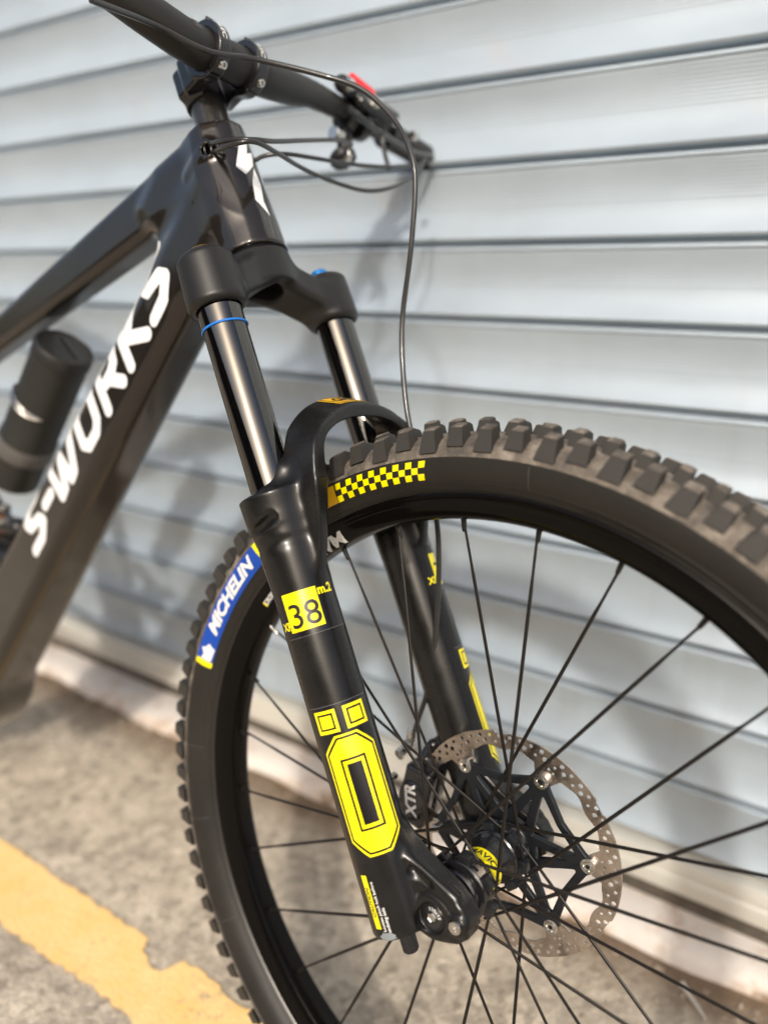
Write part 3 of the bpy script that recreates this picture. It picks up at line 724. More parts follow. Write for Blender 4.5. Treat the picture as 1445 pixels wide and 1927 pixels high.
def spider_fn(p):
    x, y, z = p
    rr = np.sqrt(x * x + z * z); an = np.arctan2(z, x) - R(44)
    k = np.round(an / (math.pi / 3)); a2 = an - k * math.pi / 3
    u = rr * np.cos(a2); v = rr * np.sin(a2); av = np.abs(v)
    def seg(ax, ay, bx, by, r0, r1):
        ex, ey = bx - ax, by - ay; t = np.clip(((u - ax) * ex + (av - ay) * ey) / (ex * ex + ey * ey), 0, 1)
        return np.sqrt((u - ax - ex * t) ** 2 + (av - ay - ey * t) ** 2) - (r0 + (r1 - r0) * t)
    d = np.abs(rr - 0.0235) - 0.0045
    d = smin(d, seg(0.0745, 0.0, 0.0635, 0.0, 0.0062, 0.0050), 0.003)
    d = smin(d, seg(0.0660, 0.0015, 0.0260, 0.0100, 0.0036, 0.0042), 0.003)       # pair of struts to the hub, slot between them
    cx, cy = 0.0590 * math.cos(math.pi / 6), 0.0590 * math.sin(math.pi / 6)
    d = smin(d, seg(0.0720, 0.0030, cx + 0.0002, cy + 0.001, 0.0040, 0.0032), 0.004)  # links between neighbouring arms
    return extr(d, y - (RY - 0.0022), 0.0024, 0.0009)
spider = part('rotor_spider', surface('rotor_spider', spider_fn, (-0.085, RY - 0.0065, -0.085), (0.085, RY + 0.002, 0.085), 0.0010, M['spider']), rotor)
riv = lathe('rivet', [(0.0018, -0.0046), (0.0032, -0.0046), (0.0037, -0.0054), (0.0042, -0.0054), (0.0044, -0.0046), (0.0064, -0.0044), (0.0066, -0.0036), (0.0066, 0.0012)], M['silver'], 'y', 32)
for k in range(6):
    a = R(44 + 60 * k)
    part('rivet', riv, rotor, Matrix.Translation((0.0745 * math.cos(a), RY - 0.0006, 0.0745 * math.sin(a))))
part('lockring', lathe('lockring', [(0.013, 0.040), (0.021, 0.040), (0.0225, 0.041), (0.0225, 0.045), (0.013, 0.045)], M['glossblk'], 'y', 48), rotor)

# ---- fork lowers
LF, LY = -0.033, 0.0752
arc = [tuple(float(c) for c in q[:2]) for q in spline([(-0.0735, 0.283, 0), (-0.0725, 0.31, 0), (-0.0710, 0.350, 0), (-0.0630, 0.380, 0), (-0.0450, 0.3975, 0), (-0.022, 0.4055, 0), (0.0, 0.4075, 0), (0.012, 0.4070, 0)], 5)]
arc = [(-a, b) for a, b in arc]
drop = [(-0.045, 0.068), (-0.016, 0.068), (-0.007, 0.055), (0.001, 0.042), (0.011, 0.030), (0.022, 0.018), (0.029, 0.006), (0.0305, -0.005), (0.025, -0.0175), (0.014, -0.0215), (0.000, -0.0205), (-0.010, -0.0120), (-0.045, -0.008)]
def lower_fn(p):
    x, y, z = p; ay = np.abs(y)
    # leg
    r = 0.0247 + 0.0024 * np.clip((z - 0.262) / 0.05, 0, 1) + 0.0012 * np.exp(-((z - 0.325) / 0.006) ** 2) - 0.0010 * np.exp(-((z - 0.306) / 0.005) ** 2)
    q = np.sqrt((x - LF) ** 2 + (ay - LY) ** 2)
    d = smax(q - r, np.abs(z - 0.1685) - 0.1765, 0.004)
    # collar
    d = smin(d, cyl((x, ay, z), (LF, LY, 0.328), (LF, LY, 0.3475), 0.0268, 0.0305, 0.0015), 0.005)
    d = smax(d, -cyl((x, ay, z), (LF, LY, 0.338), (LF, LY, 0.37), 0.0200, None, 0.0005), 0.0008)
    # arch
    fc0 = np.interp(z, [0.26, 0.30, 0.35, 0.40, 0.416], [-0.0125, -0.008, -0.0025, 0.010, 0.0165]).astype(np.float32)
    zt = z + 0.50 * (x - fc0) * np.clip((z - 0.372) / 0.022, 0, 1)
    dc = curve2(ay, zt, arc) * 0.85
    fc = np.interp(z, [0.26, 0.30, 0.35, 0.40, 0.416], [-0.0125, -0.008, -0.0025, 0.010, 0.0165]).astype(np.float32)
    hw = np.interp(z, [0.280, 0.292, 0.32, 0.345, 0.37, 0.40, 0.416], [0.004, 0.010, 0.017, 0.0225, 0.0200, 0.0175, 0.0175]).astype(np.float32)
    th = np.interp(z, [0.26, 0.34, 0.38, 0.416], [0.0030, 0.0068, 0.0052, 0.0046]).astype(np.float32)
    rn = 0.003
    dx = np.abs(x - fc) - hw + rn; dy = dc - th + rn
    da = np.minimum(np.maximum(dx, dy), 0) + np.sqrt(np.maximum(dx, 0) ** 2 + np.maximum(dy, 0) ** 2) - rn
    # web behind the arch that runs back over the collar
    d = smin(d, capsule((x, ay, z), (-0.036, 0.0915, 0.334), (-0.016, 0.0765, 0.364), 0.0070, 0.0060), 0.018)
    d = smin(d, da, 0.009)
    # dropout
    dd = extr(poly2(x, z, drop), ay - 0.0665, 0.0105, 0.004)
    d = smin(d, dd, 0.008)
    d = smin(d, cyl((x, ay, z), (0, 0.058, 0), (0, 0.0790, 0), 0.0185, 0.0175, 0.002), 0.003)
    d = smin(d, cyl((x, ay, z), (0.0205, 0.060, -0.006), (0.0205, 0.0795, -0.006), 0.0088, 0.0078, 0.002), 0.003)
    d = smin(d, capsule((x, ay, z), (-0.008, 0.077, 0.046), (0.024, 0.0715, 0.013), 0.0030, 0.0026), 0.004)     # rib sweeping to the boss
    d = smax(d, -capsule((x, ay, z), (-0.004, 0.0785, 0.036), (0.005, 0.0785, 0.025), 0.0035, 0.0040), 0.003)  # cast pocket
    d = smax(d, -cyl((x, ay, z), (0, 0.0775, 0), (0, 0.085, 0), 0.0118, None, 0.0003), 0.0006)
    d = smax(d, -cyl((x, ay, z), (0.0205, 0.0780, -0.006), (0.0205, 0.085, -0.006), 0.0058, None, 0.0003), 0.0006)
    # casting recesses in the collar side (near the arch root)
    d = smax(d, -capsule((x, ay, z), (-0.046, 0.1035, 0.318), (-0.020, 0.1010, 0.326), 0.0030, 0.0040), 0.004)
    return d
fork = part('fork_lower', surface('fork_lower', lower_fn, (-0.075, -0.112, -0.030), (0.044, 0.112, 0.440), 0.0016, M['fork']), bike)
for s in (-1, 1):
    T = Matrix.Translation((LF, s * LY, 0))
    part('wiper_seal', lathe('wiper_seal', [(0.0195, 0.345), (0.0235, 0.3455), (0.0235, 0.3485), (0.0222, 0.3495), (0.0200, 0.3500), (0.0192, 0.3500)], M['bluering'] if s < 0 else M['blk'], 'z', 48), fork, T)
    part('seal_spring', lathe('seal_spring', [(0.0218, 0.3495), (0.0226, 0.3500), (0.0224, 0.3508), (0.0205, 0.3512)], M['silver'], 'z', 40), fork, T)
# axle bolts, pinch bolts
part('axle_bolt', lathe('axle_bolt', [(0.0, -0.0765), (0.0038, -0.0765), (0.0042, -0.0778), (0.0085, -0.0780), (0.0092, -0.0772), (0.0102, -0.0772), (0.0108, -0.0782), (0.0114, -0.0776), (0.0114, -0.060)], M['glossblk'], 'y', 48, sh=20), fork)
part('hex_socket', lathe('hex_socket', [(0.0, -0.0779), (0.0031, -0.0779), (0.0038, -0.0786), (0.0043, -0.0779)], M['silver'], 'y', 6, smooth=False), fork)
part('lettering', wrap('lettering', xf(text2d('110x15', 0.0042, 0.00008), 0, 0), lambda u, v: ((0.0072 + v) * math.cos(0.7 - u / 0.0072), -0.0784, (0.0072 + v) * math.sin(0.7 - u / 0.0072)), M['whiteflat'], 0.001), fork)
part('pinch_bolt', lathe('pinch_bolt', [(0.0, -0.0790), (0.0020, -0.0790), (0.0024, -0.0805), (0.0048, -0.0808), (0.0053, -0.0798), (0.0053, -0.076)], M['silver'], 'y', 24), fork, Matrix.Translation((0.0205, 0, -0.006)))
kp = [(0.0, -0.0075), (0.0068, -0.0075), (0.0068, -0.0125), (0.0060, -0.0135)]
part('gold_collar', lathe('gold_collar', kp, M['gold'], 'z', 24), fork, Matrix.Translation((LF, -LY, 0)))
bm = bmesh.new()
ks = []
for i in range(48):
    a = 2 * math.pi * i / 48; r = 0.0066 if i % 4 < 2 else 0.0060
    ks.append([bm.verts.new((r * math.cos(a), r * math.sin(a), z)) for z in (-0.0135, -0.0265)] + [bm.verts.new((r * 0.8 * math.cos(a), r * 0.8 * math.sin(a), -0.0285))])
for i in range(48):
    j = (i + 1) % 48
    for k in (0, 1): bm.faces.new((ks[i][k], ks[i][k + 1], ks[j][k + 1], ks[j][k]))
bm.faces.new([k[2] for k in ks]); bm.faces.new([k[0] for k in ks])
bmesh.ops.recalc_face_normals(bm, faces=bm.faces)
part('rebound_knob', bm_mesh('rebound_knob', bm, M['blk'], True, 30), fork, Matrix.Translation((LF, -LY, 0)))
# scuff at the foot of the leg
def leg_fn(th0, s=-1, r=0.0247, off=0.0003):
    def f(u, v):
        a = th0 + u / r; return (LF + (r + off) * math.cos(a), s * LY + (r + off) * math.sin(a), v)
    return f
nz = random.Random(8)
blob = [(0.0085 * (0.7 + 0.5 * nz.random()) * math.cos(2 * math.pi * k / 18), -0.0035 + 0.0030 * (0.6 + 0.6 * nz.random()) * math.sin(2 * math.pi * k / 18)) for k in range(18)]
part('paint_chip', wrap('paint_chip', shape2d([blob]), leg_fn(R(-80), off=0.0002), M['chip'], 0.002), fork)

# prints on the legs
def chamfer(x0, y0, x1, y1, c, cb=None):
    return [(x0 + c, y0), (x1 - c, y0), (x1, y0 + c), (x1, y1 - c), (x1 - c, y1), (x0 + c, y1), (x0, y1 - c), (x0, y0 + c)]
def leg_prints(s, sgn):
    fl = lambda th, off=0.0003: leg_fn(R(th) * (1 if s < 0 else -1), s, off=off)
    c0 = -47
    part('sticker_film', wrap('sticker_film', shape2d([rect(-0.0260, 0.052, 0.0272, 0.1735)]), fl(c0, 0.00012), M['film'], 0.0015, (0.0015, 0)), fork)
    for y in (0.1735,):
        part('film_edge', wrap('film_edge', shape2d([rect(-0.0260, y - 0.0001, 0.0272, y + 0.0003)]), fl(c0, 0.0002), M['filmedge'], 0.0015, (0.0015, 0)), fork)
    o1 = chamfer(-0.0218, 0.0560, 0.0218, 0.1500, 0.0125); o2 = chamfer(-0.0203, 0.0577, 0.0203, 0.1483, 0.0119)
    o3 = chamfer(-0.0187, 0.0593, 0.0187, 0.1467, 0.0112)
    i1 = rect(-0.0102, 0.0756, 0.0102, 0.1314); i2 = rect(-0.0085, 0.0773, 0.0085, 0.1297); i3 = rect(-0.0058, 0.0800, 0.0058, 0.1270)
    S = merge2d(shape2d([o1, o2]), shape2d([o3, i1]), shape2d([i2, i3]))
    part('yellow_emblem', wrap('yellow_emblem', S, fl(c0), M['yellow'], 0.0015, (0.0015, 0)), fork, label='large yellow letter O with two dots on the fork leg')
    for x0, x1 in ((-0.0218, -0.0030), (0.0030, 0.0218)):
        a, b = 0.1525, 0.1705
        S = merge2d(shape2d([rect(x0, a, x1, b), rect(x0 + 0.0026, a + 0.0026, x1 - 0.0026, b - 0.0026)]), shape2d([rect(x0 + 0.0041, a + 0.0041, x1 - 0.0041, b - 0.0041)]))
        part('yellow_square', wrap('yellow_square', S, fl(c0), M['yellow'], 0.0015, (0.0015, 0)), fork)
    # upper sticker with the model number
    part('sticker_film', wrap('sticker_film', shape2d([rect(-0.026, 0.2300, 0.0290, 0.2700)]), fl(-44, 0.00012), M['film'], 0.0015, (0.0015, 0)), fork)
    part('film_edge', wrap('film_edge', merge2d(shape2d([rect(-0.026, 0.2700, 0.029, 0.2703)]), shape2d([rect(-0.026, 0.2297, 0.029, 0.2300)])), fl(-44, 0.0002), M['filmedge'], 0.0015, (0.0015, 0)), fork)
    part('yellow_box', wrap('yellow_box', shape2d([rect(-0.0205, 0.2345, 0.0090, 0.2655)]), fl(-44), M['yellow'], 0.0015, (0.0015, 0)), fork)
    S = xf(text2d('38', 0.0275, 0.0001), -0.0052, 0.2455, 0, 1.0, 1.0)
    part('number', wrap('number', S, fl(-44, 0.0005), M['inkblk'], 0.0015, (0.0015, 0)), fork)
    S = merge2d(xf(text2d('m.2', 0.0100, 0.0004), 0.0172, 0.2615), xf(text2d('XF', 0.0090, 0.0003), -0.0245, 0.2400))
    part('lettering', wrap('lettering', S, fl(-44), M['yellow'], 0.0015, (0.0015, 0)), fork)
leg_prints(-1, 1); leg_prints(1, 1)
# caution label
fl = leg_fn(R(-92))
part('caution_strip', wrap('caution_strip', shape2d([rect(-0.0040, 0.0020, 0.0016, 0.0430)]), fl, M['yellow'], 0.0015, (0.0015, 0)), fork)
part('lettering', wrap('lettering', xf(text2d('CAUTION', 0.0050, 0.0001, 0.2), -0.0012, 0.0220, math.pi / 2), leg_fn(R(-92), off=0.0005), M['inkblk'], 0.0015, (0.0015, 0)), fork)
S = merge2d(xf(text2d('Loosen pinch bolt before', 0.0037, 0.00008), 0.0045, 0.0190, math.pi / 2), xf(text2d('undoing axle', 0.0037, 0.00008), 0.0082, 0.0085, math.pi / 2))
part('lettering', wrap('lettering', S, leg_fn(R(-92)), M['whiteflat'], 0.0015, (0.0015, 0)), fork)
# label on top of the arch
def arch_fn(u, v): return (0.0165 + v, -u, 0.4155 + 0.0046 + 0.0004 - 0.9 * max(0, abs(u) - 0.008) ** 1.6)
S = shape2d([[(-0.031, -0.0145), (0.031, -0.0145), (0.024, 0.0075), (-0.024, 0.0075)]])
dgm = bpy.context.evaluated_depsgraph_get()
def bvh_of(me):
    bm = bmesh.new(); bm.from_mesh(me); t = BVHTree.FromBMesh(bm); bm.free(); return t
fork_bvh = bvh_of(fork.data)
def drape(bvh, fn, d, off=0.0003):
    d = Vector(d).normalized()
    def f(u, v):
        h = bvh.ray_cast(Vector(fn(u, v)), d)
        return None if h[0] is None else h[0] - d * off
    return f
top = lambda u, v: (0.0165 + v + 0.04, u, 0.4125 - 0.50 * v + 0.04)
part('arch_label', wrap('arch_label', S, drape(fork_bvh, top, (-1, 0, -1)), M['orange'], 0.003), fork)
S = shape2d([[(-0.0285, -0.0130), (0.0285, -0.0130), (0.0225, 0.0060), (-0.0225, 0.0060)], [(-0.0268, -0.0118), (0.0268, -0.0118), (0.0214, 0.0048), (-0.0214, 0.0048)]])
part('label_outline', wrap('label_outline', S, drape(fork_bvh, top, (-1, 0, -1), 0.0005), M['inkblk'], 0.003), fork)
S = xf(text2d('OHLINS', 0.0140, 0.0007), 0, -0.0035, 0, 0.85, 0.85)
part('lettering', wrap('lettering', S, drape(fork_bvh, top, (-1, 0, -1), 0.0006), M['inkblk'], 0.003), fork)

# ---- stanchions
for s in (-1, 1):
    st = part('stanchion', lathe('stanchion', [(0.019, 0.30), (0.019, 0.54)], M['stan'], 'z', 96), bike, Matrix.Translation((LF, s * LY, 0)))
    if s < 0:
        oring = lathe('travel_ring', [(0.0190, 0.4950), (0.0196, 0.4947), (0.0202, 0.4950), (0.0204, 0.4957), (0.0202, 0.4964), (0.0196, 0.4967), (0.0190, 0.4964)], M['bluering'], 'z', 64)
        part('travel_ring', oring, st, Matrix.Translation((LF, s * LY, 0)))

# ---- fork crown
def crown_fn(p):
    x, y, z = p; ay = np.abs(y)
    leg = cyl((x, ay, z), (LF, LY, 0.5130), (LF, LY, 0.5620), 0.0262, 0.0245, 0.006)
    hub_ = cyl((x, ay, z), (-0.044, 0, 0.545), (-0.044, 0, 0.576), 0.0315, 0.0325, 0.002)
    # arm sweeping from the leg up to the steerer, hollow below
    a = (-0.036, 0.060, 0.5360); b = (-0.043, 0.018, 0.5560)
    d_ = np.array(b) - np.array(a); d_ = d_ / np.linalg.norm(d_); n_ = np.cross(d_, np.array([1.0, 0, 0])); n_ /= np.linalg.norm(n_); f_ = np.cross(d_, n_)
    arm = rbox((x, ay, z), ((a[0] + b[0]) / 2, (a[1] + b[1]) / 2, (a[2] + b[2]) / 2), (0.030, 0.0150, 0.0215), 0.007, (d_, n_, f_))
    d = smin(leg, arm, 0.008); d = smin(d, hub_, 0.010)
    d = smax(d, -cyl((x, ay, z), (-0.044, 0, 0.50), (-0.044, 0, 0.568), 0.0185, 0.0165, 0.002), 0.003)
    d = smax(d, -(cyl((x, ay, z), (LF, LY, 0.50), (LF, LY, 0.5150), 0.0197, None, 0.0003)), 0.0006)
    # arched underside between the legs
    tun = np.sqrt((y / 1.35) ** 2 + (z - 0.500) ** 2) - 0.036
    d = smax(d, -smax(tun, z - 0.56, 0.004), 0.006)
    return smax(d, z - 0.5765, 0.0015)
crown = part('fork_crown', surface('fork_crown', crown_fn, (-0.085, -0.108, 0.500), (0.005, 0.108, 0.585), 0.0015, M['crown']), bike)
part('air_cap', lathe('air_cap', [(0.0, 0.5675), (0.012, 0.5675), (0.013, 0.5660), (0.013, 0.5600)], M['gold'], 'z', 32), crown, Matrix.Translation((LF, -LY, 0)))
part('air_cap', lathe('air_cap', [(0.013, 0.5630), (0.0175, 0.5640), (0.0185, 0.5625), (0.0185, 0.558)], M['blk'], 'z', 32), crown, Matrix.Translation((LF, -LY, 0)))
part('adjuster_dial', lathe('adjuster_dial', [(0.0, 0.5715), (0.0078, 0.5715), (0.0090, 0.5700), (0.0095, 0.566), (0.012, 0.5655), (0.012, 0.560)], M['blueano'], 'z', 32), crown, Matrix.Translation((LF, LY, 0)), 'blue damper dial on the far fork leg')
part('crown_race', lathe('crown_race', [(0.020, 0.5755), (0.0300, 0.5755), (0.0312, 0.5765), (0.0300, 0.5785), (0.020, 0.5785)], M['glossblk'], 'z', 48), crown, Matrix.Translation((-0.044, 0, 0)))

# ---- frame
def facet(x, y, r, n=10, k=0.0):
    a = np.arctan2(y, x); q = np.sqrt(x * x + y * y); w_ = 2 * math.pi / n; m_ = np.mod(a + w_ / 2, w_) - w_ / 2
    return q * np.cos(m_) - r
def tbar(p, a, b, ha, hb, wa, wb, rn):
    x, ay, z = p; dx, dz = b[0] - a[0], b[1] - a[1]; L = math.hypot(dx, dz); ux, uz = dx / L, dz / L
    h = (x - a[0]) * ux + (z - a[1]) * uz; v = (x - a[0]) * -uz + (z - a[1]) * ux
    t = np.clip(h / L, 0, 1)
    dh = np.abs(v) - (ha + (hb - ha) * t) + rn; dw = ay - (wa + (wb - wa) * t) + rn; dl = np.abs(h - L / 2) - L / 2
    d2 = np.minimum(np.maximum(dh, dw), 0) + np.sqrt(np.maximum(dh, 0) ** 2 + np.maximum(dw, 0) ** 2) - rn
    return np.maximum(d2, dl)
def frame_fn(p):
    x, y, z = p; ay = np.abs(y)
    rz = 0.0330 - 0.0060 * np.clip((z - 0.578) / 0.127, 0, 1)
    hx = x + 0.044
    q8 = facet(hx, ay, 0, 12); qc = np.sqrt(hx * hx + ay * ay)
    head = smax(0.5 * q8 * 1.012 + 0.5 * qc - rz, np.abs(z - 0.6425) - 0.0635, 0.0012)
    top_ = tbar((x, ay, z), (-0.045, 0.684), (-0.70, 0.7305), 0.030, 0.0180, 0.0215, 0.0165, 0.011)
    down = tbar((x, ay, z), (-0.050, 0.640), (-0.86, 0.2707), 0.0330, 0.0530, 0.0285, 0.0410, 0.0190)
    web = extr(poly2(x, z, [(-0.040, 0.592), (-0.040, 0.700), (-0.115, 0.706), (-0.150, 0.690), (-0.142, 0.655), (-0.165, 0.590), (-0.120, 0.575)]), ay, 0.0205, 0.010)
    d = smin(top_, down, 0.022); d = smin(d, web, 0.022)
    d = smin(d, head, 0.014)
    d = smin(d, capsule((x, ay, z), (-0.755, 0, 0.37), (-0.645, 0, 0.81), 0.024, 0.019), 0.02)
    mot = smax(np.sqrt((x + 0.830) ** 2 + (z - 0.325) ** 2) - 0.098, ay - 0.044, 0.012)
    d = smin(d, mot, 0.015)
    # clearance pocket behind the crown, cable ports
    d = smax(d, 0.5775 - z - np.clip((-0.088 - x) * 6, 0, 1), 0.0015)
    d = smin(d, capsule((x, ay, z), (-0.036, 0.0235, 0.679), (-0.070, 0.0215, 0.675), 0.0090, 0.0070), 0.006)
    d = smax(d, -capsule((x, ay, z), (-0.020, 0.0335, 0.6790), (-0.046, 0.0240, 0.6790), 0.0062, 0.0050), 0.0015)
    d = smax(d, -cyl((x, ay, z), (-0.044, 0, 0.690), (-0.044, 0, 0.720), 0.0200, None, 0.0005), 0.001)
    return d
frame = part('frame', surface('frame', frame_fn, (-0.955, -0.052, 0.195), (0.0, 0.052, 0.835), 0.0022, M['frame']), bike)
frame_bvh = bvh_of(frame.data)
# word along the down tube, drawn with broad strokes
G = {'S': (0.80, [[(0.80, 0.98), (0.42, 0.98), (0.12, 0.74), (0.20, 0.56), (0.62, 0.44), (0.72, 0.26), (0.44, 0.02), (0.00, 0.02)]]),
     '-': (0.42, [[(0.05, 0.46), (0.40, 0.46)]]),
     'W': (1.22, [[(0.10, 0.98), (0.14, 0.06), (0.34, 0.10), (0.60, 0.74), (0.66, 0.06), (0.84, 0.10), (1.24, 0.98)]]),
     'O': (0.92, [[(0.30, 0.98), (0.72, 0.98), (0.86, 0.78), (0.74, 0.20), (0.56, 0.02), (0.20, 0.02), (0.06, 0.22), (0.16, 0.78), (0.30, 0.98)]]),
     'R': (0.90, [[(0.06, 0.0), (0.22, 0.98), (0.70, 0.98), (0.86, 0.80), (0.78, 0.56), (0.60, 0.46), (0.34, 0.46)], [(0.46, 0.44), (0.76, 0.0)]]),
     'K': (0.92, [[(0.06, 0.0), (0.22, 1.0)], [(0.92, 1.0), (0.30, 0.50), (0.78, 0.0)]])}
word = 'S-WORKS'; tot = sum(G[c][0] for c in word) + 0.16 * (len(word) - 1)
UX, UZ = 0.9078, 0.4194
L_ = 0.415; kx = L_ / tot; hgt = 0.048; cur = 0.0
for c in word:
    wd, strokes = G[c]; x0 = cur
    pl = [[((x0 + a) * kx, b * hgt) for a, b in s] for s in strokes]
    def gfn(p, pl=pl):
        d = None
        for s in pl:
            q = curve2(p[0] - 0.10 * p[1], p[1], s) - 0.0074
            d = q if d is None else np.minimum(d, q)
        return extr(d, p[2], 0.0006, 0.0003)
    me = surface('letter', gfn, (x0 * kx - 0.012, -0.012, -0.0018), ((x0 + wd) * kx + 0.016, hgt + 0.012, 0.0018), 0.0011, M['white'])
    org = Vector((-0.503, 0, 0.4205))
    bm = bmesh.new(); bm.from_mesh(me)
    for v in bm.verts:
        u, t_, w_ = v.co; q = org + Vector((UX * u - UZ * t_, 0, UZ * u + UX * t_))
        h = frame_bvh.ray_cast(Vector((q.x, -0.2, q.z)), Vector((0, 1, 0)))
        if h[0] is None: v.co = Vector((q.x, 0, q.z)); v.tag = True
        else: v.co = h[0] + h[1] * (0.0003 + w_ * 0.4)
    bmesh.ops.delete(bm, geom=[v for v in bm.verts if v.tag], context='VERTS')
    bm.to_mesh(me); bm.free()
    part('letter', me, frame, label='white letter %s on the down tube' % c)
    cur += wd + 0.16
# white emblem on the front of the head tube
def head_fn(th, z): 
    return (-0.044 + 0.06 * math.cos(th), 0.06 * math.sin(th), z)
def head_wrap(u, v):
    o = Vector(head_fn(R(u * 1000), v)); d = Vector((-0.044, 0, v)) - o
    h = frame_bvh.ray_cast(o, d.normalized()); return None if h[0] is None else h[0] - d.normalized() * 0.0003
em = [[(-0.008, 0.6840), (0.013, 0.6860), (0.001, 0.6715), (0.0175, 0.6750), (0.006, 0.6590), (-0.0180, 0.6475), (-0.0320, 0.6560)], [(0.006, 0.6570), (0.0095, 0.6405), (0.0005, 0.6210), (0.0045, 0.6060), (-0.0165, 0.6210), (-0.0110, 0.6390)]]
part('head_emblem', wrap('head_emblem', loops_mesh(em), head_wrap, M['white'], 0.004), frame, label='white angular emblem on the head tube')
bz = tube('cable_bezel', [(-0.0335 + 0.0055 * math.cos(a) , -0.0300 - 0.0012 * math.cos(a) + 0.0008, 0.6790 + 0.0088 * math.sin(a)) for a in np.linspace(0, 2 * math.pi, 14)], 0.0011, M['glossblk'], 8, 3)
part('cable_bezel', bz, frame)
part('port_screw', lathe('port_screw', [(0.0, -0.0010), (0.0022, -0.0010), (0.0026, 0.0), (0.0026, 0.004)], M['silver'], 'y', 12), frame, Matrix.Translation((-0.020, -0.0275, 0.672)))

# ---- steerer spacer, stem
part('steerer_tube', lathe('steerer_tube', [(0.0143, 0.700), (0.0190, 0.700), (0.0190, 0.7045), (0.0172, 0.7050), (0.0172, 0.742)], mat('carbon spacer', (0.03, 0.027, 0.024), 0.3, 0.4, 0.6, vary=0.6, vscale=700), 'z', 40), bike, Matrix.Translation((-0.044, 0, 0)))
BZ = 0.7600; BX = -0.004
def stem_fn(p):
    x, y, z = p; ay = np.abs(y)
    c = cyl(p, (-0.044, 0, 0.7380), (-0.044, 0, 0.7770), 0.0205, None, 0.002)
    body = rbox((x, ay, z), (-0.036, 0.0, 0.758), (0.020, 0.026, 0.0150), 0.005)
    ring = cyl((x, ay, z), (BX, 0.0165, BZ), (BX, 0.0300, BZ), 0.0245, None, 0.0015)
    arm = rbox((x, ay, z), (-0.024, 0.0215, 0.7585), (0.018, 0.0075, 0.0165), 0.003)
    d = smin(c, body, 0.006); d = smin(d, arm, 0.004); d = smin(d, ring, 0.003)
    d = smax(d, -cyl(p, (BX, -0.05, BZ), (BX, 0.05, BZ), 0.0176, None, 0.0003), 0.0008)
    d = smax(d, -rbox((x, y, z), (BX, 0, BZ), (0.030, 0.0150, 0.030), 0.003), 0.002)
    d = smax(d, -rbox((x, ay, z), (BX, 0.0215, BZ), (0.0006, 0.02, 0.04), 0.0002), 0.0005)
    return d
stem = part('stem', surface('stem', stem_fn, (-0.072, -0.036, 0.728), (0.028, 0.036, 0.790), 0.0011, M['glossblk']), bike)
bolt = lathe('stem_bolt', [(0.0, 0.0), (0.0016, 0.0), (0.0020, 0.0020), (0.0034, 0.0022), (0.0038, 0.0012), (0.0038, -0.004)], M['silver'], 'x', 16)
stem_bvh = bvh_of(stem.data)
bolt_b = bolt.copy(); bolt_b.materials.clear(); bolt_b.materials.append(M['blk'])
def ring_fn(y0, r=0.0248):
    def f(u, v):
        a = u / r; d = Vector((math.cos(a), 0, math.sin(a))); h = stem_bvh.ray_cast(Vector((BX, y0 + v, BZ)) + d * 0.06, -d)
        return None if h[0] is None else h[0] + d * 0.0004
    return f
for s in (-1, 1):
    for dz_ in (-0.0225, 0.0225):
        part('stem_bolt', bolt if dz_ < 0 else bolt_b, stem, Matrix.Translation((BX + 0.0120, s * 0.0235, BZ + dz_)) @ Matrix.Rotation(R(-30 if dz_ > 0 else 40), 4, 'Y'))
    bn = lathe('clamp_band', [(0.0246, -0.0038), (0.02475, -0.0036), (0.02475, 0.0036), (0.0246, 0.0038)], M['inkblk'], 'y', 64)
    S = xf(text2d('BURGTEC', 0.0080, 0.0002), 0.0090, 0, math.pi, 1.15, 0.9)
    S = ([(-x, -y) for x, y in S[0]], S[1])
    part('lettering', wrap('lettering', ([(-x + 0.020, y) for x, y in [(a + 0.0135, -b) for a, b in S[0]]], S[1]), ring_fn(s * 0.0235), M['whiteflat'], 0.0015), stem)

# ---- handlebar
bar_p = [(-0.030, -0.390, 0.795), (-0.022, -0.30, 0.791), (-0.014, -0.20, 0.786), (-0.007, -0.130, 0.7800), (-0.0045, -0.085, 0.7690), (BX, -0.045, BZ), (BX, 0, BZ), (BX, 0.045, BZ), (-0.0045, 0.085, 0.7650), (-0.007, 0.130, 0.7740), (-0.014, 0.20, 0.7810), (-0.022, 0.30, 0.7860), (-0.030, 0.385, 0.7900)]
bar_r = [0.0112, 0.0112, 0.0118, 0.0142, 0.0168, 0.0175, 0.0175, 0.0175, 0.0160, 0.0135, 0.0115, 0.0111, 0.0111]
bar = part('handlebar', tube('handlebar', bar_p, bar_r, M['matblk'], 32, 8), bike)
mk = wrap('bar_mark', merge2d(shape2d([rect(-0.004, -0.006, 0.004, -0.002)]), shape2d([rect(-0.004, 0.001, 0.004, 0.005)])), lambda u, v: (BX + 0.01785 * math.cos(0.3 + v / 0.0178), -0.047 + u, BZ + 0.0010 + 0.01785 * math.sin(0.3 + v / 0.0178)), mat('faint bar mark', (0.05, 0.04, 0.035), 0.4), 0.002)
part('bar_mark', mk, bar)
part('grip', tube('grip', [(-0.0205, 0.285, 0.7852), (-0.025, 0.335, 0.7877), (-0.0300, 0.392, 0.7903)], 0.0160, mat('grip rubber', (0.02, 0.02, 0.02), 0.7, grain=0.8, gscale=400), 24, 6), bike)
part('grip_collar', tube('grip_collar', [(-0.0295, 0.388, 0.7901), (-0.0305, 0.400, 0.7907)], 0.0172, M['silver'], 24, 2), bike)
part('grip_collar', tube('grip_collar', [(-0.0200, 0.278, 0.7849), (-0.0206, 0.286, 0.7853)], 0.0172, M['blk'], 24, 2), bike)
